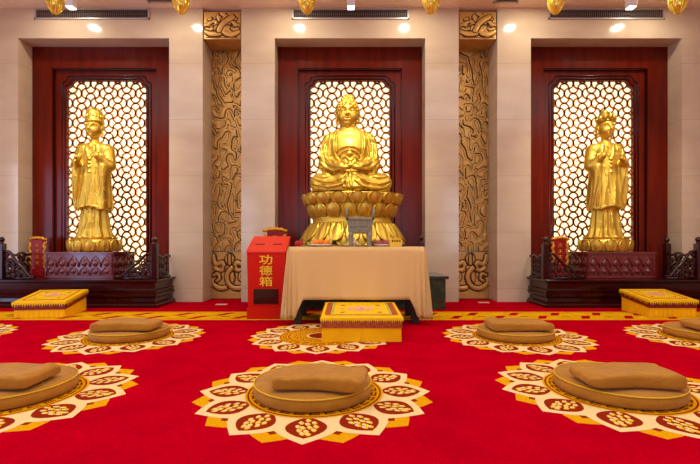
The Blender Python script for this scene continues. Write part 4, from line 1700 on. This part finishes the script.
# ------------------------------------------------------------------ altar table and cloth
TX0, TX1, TY0, TY1, TZ = -.685, .835, 4.86, 5.56, .865
t = empty('altar_table', ((TX0 + TX1) / 2, (TY0 + TY1) / 2, 0))
tag(t, 'black wooden altar table standing under the peach cloth', 'table')
hx, hy = (TX1 - TX0) / 2, (TY1 - TY0) / 2
mb = MB()
mb.box(-hx, hx, -hy, hy, TZ - .04, TZ)
mb.build('tabletop', M['black'], t)
mb = MB()
mb.box(-hx + .04, hx - .04, -hy + .03, hy - .03, TZ - .14, TZ - .04)
mb.build('apron', M['black'], t)
for sx in (-1, 1):
    for sy in (-1, 1):
        mb = MB()
        a, c = sx * (hx - .09), sy * (hy - .07)
        mb.box(a - .04, a + .04, c - .04, c + .04, 0, TZ - .14)
        mb.build('leg', M['black'], t, bevel=.004)

cl = MB()
L = .585
rings = []
per = []
g = .006
X0, X1, Y0, Y1 = TX0 - g, TX1 + g, TY0 - g, TY1 + g


def edge_pts():
    out = []
    n = 90
    for i in range(n):
        out.append((X0 + (X1 - X0) * i / n, Y0, 0, -1, 1.0))
    for i in range(14):
        a = i / 14 * PI / 2
        out.append((X1, Y0, math.sin(a), -math.cos(a), 1 / max(math.cos(a), math.sin(a))))
    for i in range(20):
        out.append((X1, Y0 + (Y1 - Y0) * i / 20, 1, 0, 1.0))
    for i in range(14):
        a = i / 14 * PI / 2
        out.append((X1, Y1, math.cos(a), math.sin(a), 1 / max(math.cos(a), math.sin(a))))
    for i in range(n):
        out.append((X1 + (X0 - X1) * i / n, Y1, 0, 1, 1.0))
    for i in range(14):
        a = i / 14 * PI / 2
        out.append((X0, Y1, -math.sin(a), math.cos(a), 1 / max(math.cos(a), math.sin(a))))
    for i in range(20):
        out.append((X0, Y1 + (Y0 - Y1) * i / 20, -1, 0, 1.0))
    for i in range(14):
        a = i / 14 * PI / 2
        out.append((X0, Y0, -math.cos(a), -math.sin(a), 1 / max(math.cos(a), math.sin(a))))
    return out


E_ = edge_pts()
NV = 14
vs = []
ztop = TZ + .012
for j in range(NV + 1):
    t_ = j / NV
    for i, (x, y, nx_, ny_, m_) in enumerate(E_):
        corner = m_ > 1.001
        Lh = L * m_
        dc = min(abs(x - X0), abs(x - X1)) if nx_ == 0 else 9
        ruf = max(0.0, 1 - dc / .17)
        if corner:
            Lh = .80
            ruf = 1.0
        elif ruf > 0:
            Lh = L + (.80 - L) * min(1, ruf * 1.8) ** 1.2
        elif ny_ == 0:
            Lh = L + .12 * abs(2 * (y - Y0) / (Y1 - Y0) - 1) ** 3
        d = Lh * t_
        wv = .0
        if j == 0:
            vs.append((x, y, ztop))
            continue
        fl = .012 + .035 * t_
        if corner:
            fl = .014 + (.045 + .040 * math.cos(i * 1.7)) * t_
        else:
            fl += ruf * .045 * math.cos(dc * 95) * t_
            wv = .010 * t_ * math.sin(x * 7 + y * 9) + .006 * t_ * math.sin(x * 23 + 1)
        vs.append((x + nx_ * (fl + wv), y + ny_ * (fl + wv) - (0), ztop - .004 - d))
fs = []
n = len(E_)
for j in range(NV):
    for i in range(n):
        i2 = (i + 1) % n
        fs.append((j * n + i, (j + 1) * n + i, (j + 1) * n + i2, j * n + i2))
cl.add(vs, fs, 0, True)
cl.add([(X0, Y0, ztop), (X1, Y0, ztop), (X1, Y1, ztop), (X0, Y1, ztop)], [(0, 1, 2, 3)])
o = cl.build('tablecloth', M['cloth'])
md = o.modifiers.new('thick', 'SOLIDIFY')
md.thickness = .004
md.offset = 1
tag(o, 'peach tablecloth draped over the altar table with folded corners almost touching the carpet', 'tablecloth')
TT = ztop + .004


def tp(px, Y):
    return px_x(px, Y)


# rectangular tripod... four-legged censer
t = empty('bronze_censer', (tp(360, 5.06), 5.06, TT))
tag(t, 'grey four-legged rectangular bronze incense vessel with two upright handles on the altar table', 'incense vessel')
mb = MB()
mb.hexa([(-.135, -.095, .155), (.135, -.095, .155), (.135, .095, .155), (-.135, .095, .155)],
        [(-.150, -.105, .325), (.150, -.105, .325), (.150, .105, .325), (-.150, .105, .325)])
mb.build('body', M['bronze'], t, bevel=.008)
mb = MB()
for (a, c, d, e) in ((-.162, .162, -.117, -.09), (-.162, .162, .09, .117), (-.162, -.135, -.117, .117), (.135, .162, -.117, .117)):
    mb.box(a, c, d, e, .310, .338)
for x in (-.09, 0, .09):
    mb.box(x - .006, x + .006, -.109, -.098, .17, .31)
mb.box(-.14, .14, -.107, -.098, .232, .242)
mb.build('rim', M['bronze'], t, bevel=.004)
for sx in (-1, 1):
    for sy in (-1, 1):
        mb = MB()
        mb.lathe([(.022, 0), (.026, .01), (.024, .05), (.030, .13), (.034, .165)], 12, (sx * .108, sy * .068, 0))
        mb.build('leg', M['bronze'], t)
    mb = MB()
    mb.tube([(sx * .155, -.06, .33), (sx * .160, -.06, .42), (sx * .160, -.04, .435), (sx * .160, .04, .435), (sx * .160, .06, .42), (sx * .155, .06, .33)], .013, 8)
    mb.build('handle', M['bronze'], t)


def plate(px, Y, r, label):
    mb = MB()
    mb.lathe([(r * .5, 0), (r * .55, .004), (r * .8, .010), (r, .022), (r * .98, .026), (r * .78, .016), (r * .5, .010), (.01, .009)], 32, (0, 0, 0))
    o_ = mb.build('plate', M['porcelain'], None, (tp(px, Y), Y, TT))
    tag(o_, label, 'plate', 'offering plates on the altar table')
    return o_


plate(320, 5.12, .155, 'white plate of oranges on the altar table, left of the bronze vessel')
plate(352, 5.36, .115, 'white plate behind the bronze vessel on the altar table')
plate(381.5, 5.14, .10, 'white plate carrying two pink offerings on the altar table')
for i, (px, dy, z, lab) in enumerate(((316, 5.09, 0, 'leftmost orange on the fruit plate'), (326.5, 5.10, 0, 'rightmost orange on the fruit plate'),
                                     (321, 5.17, 0, 'middle orange at the back of the fruit plate'))):
    mb = MB()
    mb.ball((0, 0, .038), (.041, .041, .038), 18)
    o = mb.build('orange', M['orange'], None, (tp(px, dy), dy, TT + .012 + (.004 if i == 2 else 0)))
    tag(o, lab, 'orange', 'oranges on the plate')
for i, (px, lab) in enumerate(((377, 'pink wax offering cup nearer the bronze vessel'), (385.2, 'pink wax offering cup nearer the yellow card'))):
    t = empty('offering_cup', (tp(px, 5.13), 5.13, TT + .014))
    tag(t, lab, 'offering cup', 'pink offering cups')
    mb = MB()
    mb.lathe([(.032, 0), (.036, .01), (.040, .055), (.040, .062), (.034, .060), (.01, .056)], 18)
    mb.build('cup', M['pinkbox'], t)
    mb = MB()
    mb.lathe([(.0405, .032), (.0415, .034), (.0415, .046), (.0405, .048)], 18, cap=False)
    mb.build('band', M['clear'], t)
t = empty('card_sign', (tp(396, 5.0), 5.0, TT))
tag(t, 'small yellow card sign with black writing at the right end of the altar table', 'sign')
mb = MB()
pts = [(-.072, .004), (.072, .004), (.078, .075), (.03, .095), (.0, .112), (-.03, .095), (-.078, .075)]
me = curve_mesh([pts], .012)
obj_mesh('card', me, M['cardyellow'], t)
mb = MB()
for k_ in range(4):
    cx = -.042 + .028 * k_
    for (a, c) in (((-.009, .010), (.009, .010)), ((-.008, .0), (.008, .0)), ((0, .013), (0, -.011)), ((-.009, -.011), (.009, -.010)), ((.008, .010), (.008, -.008)))[(k_ % 2):]:
        mb.tube([(cx + a[0], -.008, .068 + a[1]), (cx + c[0], -.008, .068 + c[1])], .0022, 4)
mb.build('writing', M['ink'], t)
mb = MB()
mb.box(-.05, .05, -.003, .035, 0, .005)
mb.build('foot', M['cardyellow'], t)
t = empty('artificial_flower', (tp(298.5, 5.0), 5.0, TT))
tag(t, 'red flower lying at the left end of the altar table', 'flower')
mb = MB()
for q in range(9):
    a = q * 2.4
    r_ = .012 + .0035 * q
    mb.ball((r_ * math.cos(a) * .8, r_ * math.sin(a) * .8, .036 + .008 * math.sin(q)), (.026, .024, .028), 8)
mb.build('petals', M['flower'], t)
mb = MB()
mb.tube([(0, 0, .02), (.04, .02, .012), (.10, .05, .010)], .005, 6)
mb.build('stem', M['mint'], t)
t = empty('water_bottle', (tp(354.5, 5.18), 5.21, TT))
tag(t, 'small clear bottle standing behind the legs of the bronze vessel', 'bottle')
mb = MB()
mb.lathe([(.020, 0), (.024, .004), (.024, .06), (.012, .08), (.011, .095)], 16)
mb.build('bottle_body', M['clear'], t)
mb = MB()
mb.lathe([(.013, .092), (.013, .108)], 12)
mb.build('cap', M['white'], t)
for (px, Y, lab) in ((314.5, 4.93, 'small dark lighter on the table edge in front of the oranges'), (403.5, 4.98, 'small black block right of the yellow card')):
    mb = MB()
    mb.box(-.032 if px < 350 else -.016, .032 if px < 350 else .016, -.012, .012, 0, .014 if px < 350 else .026)
    o = mb.build('lighter', M['black'], None, (tp(px, Y), Y, TT), bevel=.003)
    tag(o, lab, 'lighter')


# ------------------------------------------------------------------ kneeling stools
def kneeler(xc, yf, wd, dp, zf_, zbk, label, band, rich=False, rz=0.0):
    t = empty('kneeling_stool', (xc, yf + dp / 2, 0), rz)
    tag(t, label, 'kneeling stool', 'yellow cloth kneeling stools')
    hw, hd = wd / 2, dp / 2

    def zt(y):
        return zf_ + (zbk - zf_) * (y + hd) / dp
    mb = MB()
    ov = .03
    top = [(-hw - ov * .6, -hd - ov * .6), (hw + ov * .6, -hd - ov * .6), (hw + ov * .6, hd + ov * .6), (-hw - ov * .6, hd + ov * .6)]
    n = 12
    # skirt: pleated wall
    pts = []
    N = 160
    for i in range(N):
        s_ = i / N * 4
        e = int(s_)
        f = s_ - e
        if e == 0:
            p_, nn = (-hw + wd * f, -hd), (0, -1)
        elif e == 1:
            p_, nn = (hw, -hd + dp * f), (1, 0)
        elif e == 2:
            p_, nn = (hw - wd * f, hd), (0, 1)
        else:
            p_, nn = (-hw, hd - dp * f), (-1, 0)
        a = .006 * abs(math.sin(i * PI / (4 if not rich else 20))) if not rich or i % 20 < 2 else 0.004
        pts.append((p_[0] + nn[0] * a, p_[1] + nn[1] * a, p_[0], p_[1]))
    vs = []
    for (x, y, x0_, y0_) in pts:
        vs.append((x + (x - x0_), y + (y - y0_), .004))
        vs.append((x0_, y0_, zt(y0_) - .09))
    fs = [(2 * i, 2 * ((i + 1) % N), 2 * ((i + 1) % N) + 1, 2 * i + 1) for i in range(N)]
    mb.add(vs, fs)
    mb.build('skirt', M['kskirt'], t)
    mb = MB()
    e = .008
    for zz0, zz1, name in ((-.10, -.03, 'band'),):
        b4 = [(-hw - e, -hd - e), (hw + e, -hd - e), (hw + e, hd + e), (-hw - e, hd + e)]
        mb.hexa([(x, y, zt(y) + zz0) for x, y in b4], [(x, y, zt(y) + zz1) for x, y in b4])
    mb.build('band', band, t)
    mb = MB()
    b4 = [(-hw - ov * .5, -hd - ov * .5), (hw + ov * .5, -hd - ov * .5), (hw + ov * .5, hd + ov * .5), (-hw - ov * .5, hd + ov * .5)]
    mb.hexa([(x, y, zt(y) - .03) for x, y in b4], [(x, y, zt(y)) for x, y in b4])
    cover = mb.build('top_cover', M['ksilk'], t, bevel=.010)
    mb = MB()
    per4 = [(-hw - ov * .62, -hd - ov * .62), (hw + ov * .62, -hd - ov * .62), (hw + ov * .62, hd + ov * .62), (-hw - ov * .62, hd + ov * .62)]
    for s_ in range(4):
        a, c = per4[s_], per4[(s_ + 1) % 4]
        m_ = 40 if rich else 22
        for i in range(m_):
            f0, f1 = i / m_, (i + 1) / m_
            p0 = (a[0] + (c[0] - a[0]) * f0, a[1] + (c[1] - a[1]) * f0)
            p1 = (a[0] + (c[0] - a[0]) * f1, a[1] + (c[1] - a[1]) * f1)
            pm = ((p0[0] + p1[0]) / 2, (p0[1] + p1[1]) / 2)
            o2 = (0.012 * [0, 1, 0, -1][s_], 0.012 * [-1, 0, 1, 0][s_])
            dl = (.046 if rich else .058) + .008 * math.sin(i * 1.7)
            mb.add([(p0[0], p0[1], zt(p0[1]) - .002), (p1[0], p1[1], zt(p1[1]) - .002), (pm[0] + o2[0], pm[1] + o2[1], zt(pm[1]) - dl)], [(0, 1, 2)])
            mb.add([(p0[0], p0[1], zt(p0[1]) - .028), (p1[0], p1[1], zt(p1[1]) - .028), (p1[0], p1[1], zt(p1[1]) - .002), (p0[0], p0[1], zt(p0[1]) - .002)], [(0, 1, 2, 3)])
    mb.build('fringe', M['ksilk'], cover)

    def patch(q, x0, x1, y0, y1, dz, mi):
        q.add([(x0, y0, zt(y0) + dz), (x1, y0, zt(y0) + dz), (x1, y1, zt(y1) + dz), (x0, y1, zt(y1) + dz)], [(0, 1, 2, 3)], mi)
    mb = MB()
    if rich:
        for sx in (-1, 1):
            x0, x1 = sorted((sx * hw * .96, sx * hw * .80))
            patch(mb, x0, x1, -hd * .72, hd * .92, .0015, 0)
            x0, x1 = sorted((sx * hw * .78, sx * hw * .74))
            patch(mb, x0, x1, -hd * .72, hd * .92, .0015, 1)
        patch(mb, -hw * .92, hw * .92, -hd * .80, -hd * .74, .0015, 2)
        patch(mb, -hw * .70, hw * .70, -hd * .69, -hd * .65, .0015, 1)
    else:
        for (x0, x1, y0_, y1_) in ((-.84, .84, -.78, -.70), (-.84, .84, .78, .84), (-.84, -.77, -.78, .84), (.77, .84, -.78, .84)):
            patch(mb, hw * x0, hw * x1, hd * y0_, hd * y1_, .0015, 0)
    mb.build('border_embroidery', [M['kband'] if rich else M['kline'], M['mint'], M['kline']], cover)
    mb = MB()

    def oval(cx, cy, rx, ry, dz, mi, scal=0):
        pts_ = []
        for i in range(28):
            a = 2 * PI * i / 28
            m2 = 1 + scal * math.cos(7 * a)
            x, y = cx + rx * m2 * math.cos(a), cy + ry * m2 * math.sin(a)
            pts_.append((x, y, zt(y) + dz))
        mb.add(pts_, [tuple(range(28))], mi)
    oval(0, .02, hw * .36, hd * .30, .0015, 0, .08)
    oval(0, .02, hw * .27, hd * .21, .0025, 1, .08)
    oval(0, .02, hw * .17, hd * .13, .0035, 2, .1)
    oval(0, .02, hw * .07, hd * .05, .0045, 0)
    for sx in (-1, 1):
        oval(sx * hw * .52, 0.02, hw * .07, hd * .06, .0015, 0, .12)
        oval(sx * hw * .50, hd * .5, hw * .07, hd * .06, .0015, 3, .15)
        oval(sx * hw * .50, -hd * .42, hw * .07, hd * .06, .0015, 3, .15)
    mb.build('medallion_embroidery', [M['pink'], M['ksilk'], M['pink'], M['kband']], cover)
    return t


kneeler((361.8 - 350) * 3.99 / F_PX, 3.985, .735, .80, .232, .262, 'yellow brocade kneeling stool with brown band, in front of the altar table', M['kband'], True)
kneeler(-3.885, 5.32, .575, .58, .20, .285, 'yellow fringed kneeling stool with dark red border before the left platform', M['kred'], rz=.15)
kneeler(4.035, 5.37, .58, .56, .215, .29, 'yellow fringed kneeling stool with dark red border before the right platform', M['kred'])


# ------------------------------------------------------------------ meditation cushions
def cushion_mesh(r, h):
    mb = MB()
    prof = [(r * .6, 0), (r * .96, .002), (r * .99, .012), (r * 1.0, h * .5), (r * .985, h - .012), (r * .955, h - .003), (r * .8, h + .004), (r * .5, h + .008), (.01, h + .010)]
    mb.lathe(prof, 64)
    return mb


def mat_pillow(lx, ly, h, seed, fold=1):
    rg = np.random.RandomState(seed)
    mb = MB()
    nu, nv = 40, 26
    ph = rg.uniform(0, 6.28, 8)
    vs = []

    def se(v, p):
        return np.sign(v) * abs(v) ** p
    # superellipsoid
    for j in range(nv + 1):
        b_ = -PI / 2 + PI * j / nv
        for i in range(nu * 2):
            a = 2 * PI * i / (nu * 2)
            cb2, sb = math.cos(b_), math.sin(b_)
            x = se(cb2, .16) * se(math.cos(a), .15)
            y = se(cb2, .16) * se(math.sin(a), .15)
            z = se(sb, .55)
            w1 = .004 * math.sin(9 * x + ph[0]) * math.cos(5 * y + ph[1]) + .003 * math.sin(17 * x + 9 * y + ph[2])
            w2 = 1 + .02 * math.sin(3 * a + ph[3])
            lift = .004 * math.sin(2.2 * x + ph[4]) * (1 if z > 0 else 0)
            hz = h / 2 * (1 + .12 * x * math.sin(ph[5]))
            vs.append((x * lx / 2 * w2, y * ly / 2 * w2 + .012 * math.sin(4 * x + ph[6]) * 1, h / 2 + z * hz * 1.0 + (w1 * 1.0 + lift) * (z > 0)))
    n = nu * 2
    fs = []
    for j in range(nv):
        for i in range(n):
            fs.append((j * n + i, j * n + (i + 1) % n, (j + 1) * n + (i + 1) % n, (j + 1) * n + i))
    mb.add(vs, fs, 0, True)
    return mb


CU = [(-2.065, 2.605, 'near-left', 'leftmost of the nearest row'), (-.225, 2.63, 'near-middle', 'in the middle of the nearest row'), (1.655, 2.665, 'near-right', 'rightmost of the nearest row'),
      (-2.17, 4.25, 'far-left', ''), (1.625, 4.24, 'far-right', ''), (3.53, 4.25, 'edge', '')]
LABC = ['round tan suede floor cushion at the left edge of the nearest row', 'round tan suede floor cushion with yellow piping in the middle of the nearest row',
        'round tan suede floor cushion with yellow piping on the right of the nearest row', 'round tan floor cushion in the second row, before the left platform',
        'round tan floor cushion in the second row, right of the yellow centre stool', 'round tan floor cushion in the second row, cut by the right edge']
LABP = ['folded tan mat on the round cushion at the left edge of the nearest row', 'folded tan mat on the middle cushion of the nearest row',
        'folded tan mat on the right cushion of the nearest row', 'folded tan mat on the second-row cushion before the left platform',
        'folded tan mat on the second-row cushion right of the yellow centre stool', 'folded tan mat on the second-row cushion cut by the right edge']
PILL = [(-2.065, 2.525, .56, .29, .078, .03), (-.170, 2.50, .53, .28, .076, -.10), (1.625, 2.54, .54, .28, .078, -.02),
        (-2.145, 4.15, .58, .29, .080, .02), (1.62, 4.15, .58, .29, .080, -.02), (3.55, 4.12, .58, .29, .080, 0)]
proto = None
for i, (x, y, _, _) in enumerate(CU):
    if proto is None:
        t = proto = empty('floor_cushion', (0, 0, 0))
        cushion_mesh(.360, .074).build('pad', M['suede'], t)
        mb = MB()
        mb.tube([(.354 * math.cos(2 * PI * k_ / 64), .354 * math.sin(2 * PI * k_ / 64), .070) for k_ in range(64)], .0042, 6, closed=True)
        mb.build('piping', M['piping'], t)
    else:
        t = copy_tree(proto)
        if i == 3:
            pass
    t.location = (x, y, .0065)
    t.rotation_euler = (0, 0, i * .7)
    tag(t, LABC[i], 'cushion', 'round floor cushions')
    px_, py_, lx, ly, h, rz = PILL[i]
    o = mat_pillow(lx, ly, h, 20 + i).build('folded_mat', M['suede'], None, (px_, py_, .092), rz)
    tag(o, LABP[i], 'mat', 'folded mats on the cushions')

# brass plates let into the carpet before the pilaster recesses
for (px, lab) in ((221.5, 'small brass floor plate in the carpet before the left recess'), (483.5, 'small brass floor plate in the carpet before the right recess')):
    mb = MB()
    mb.box(-.085, .085, -.05, .05, 0.0, .006)
    o = mb.build('floor_plate', M['outlet'], None, (px_x(px, 6.5 if px < 350 else 6.72), 6.5 if px < 350 else 6.72, 0.0), bevel=.002)
    tag(o, lab, 'floor plate', 'brass floor plates')
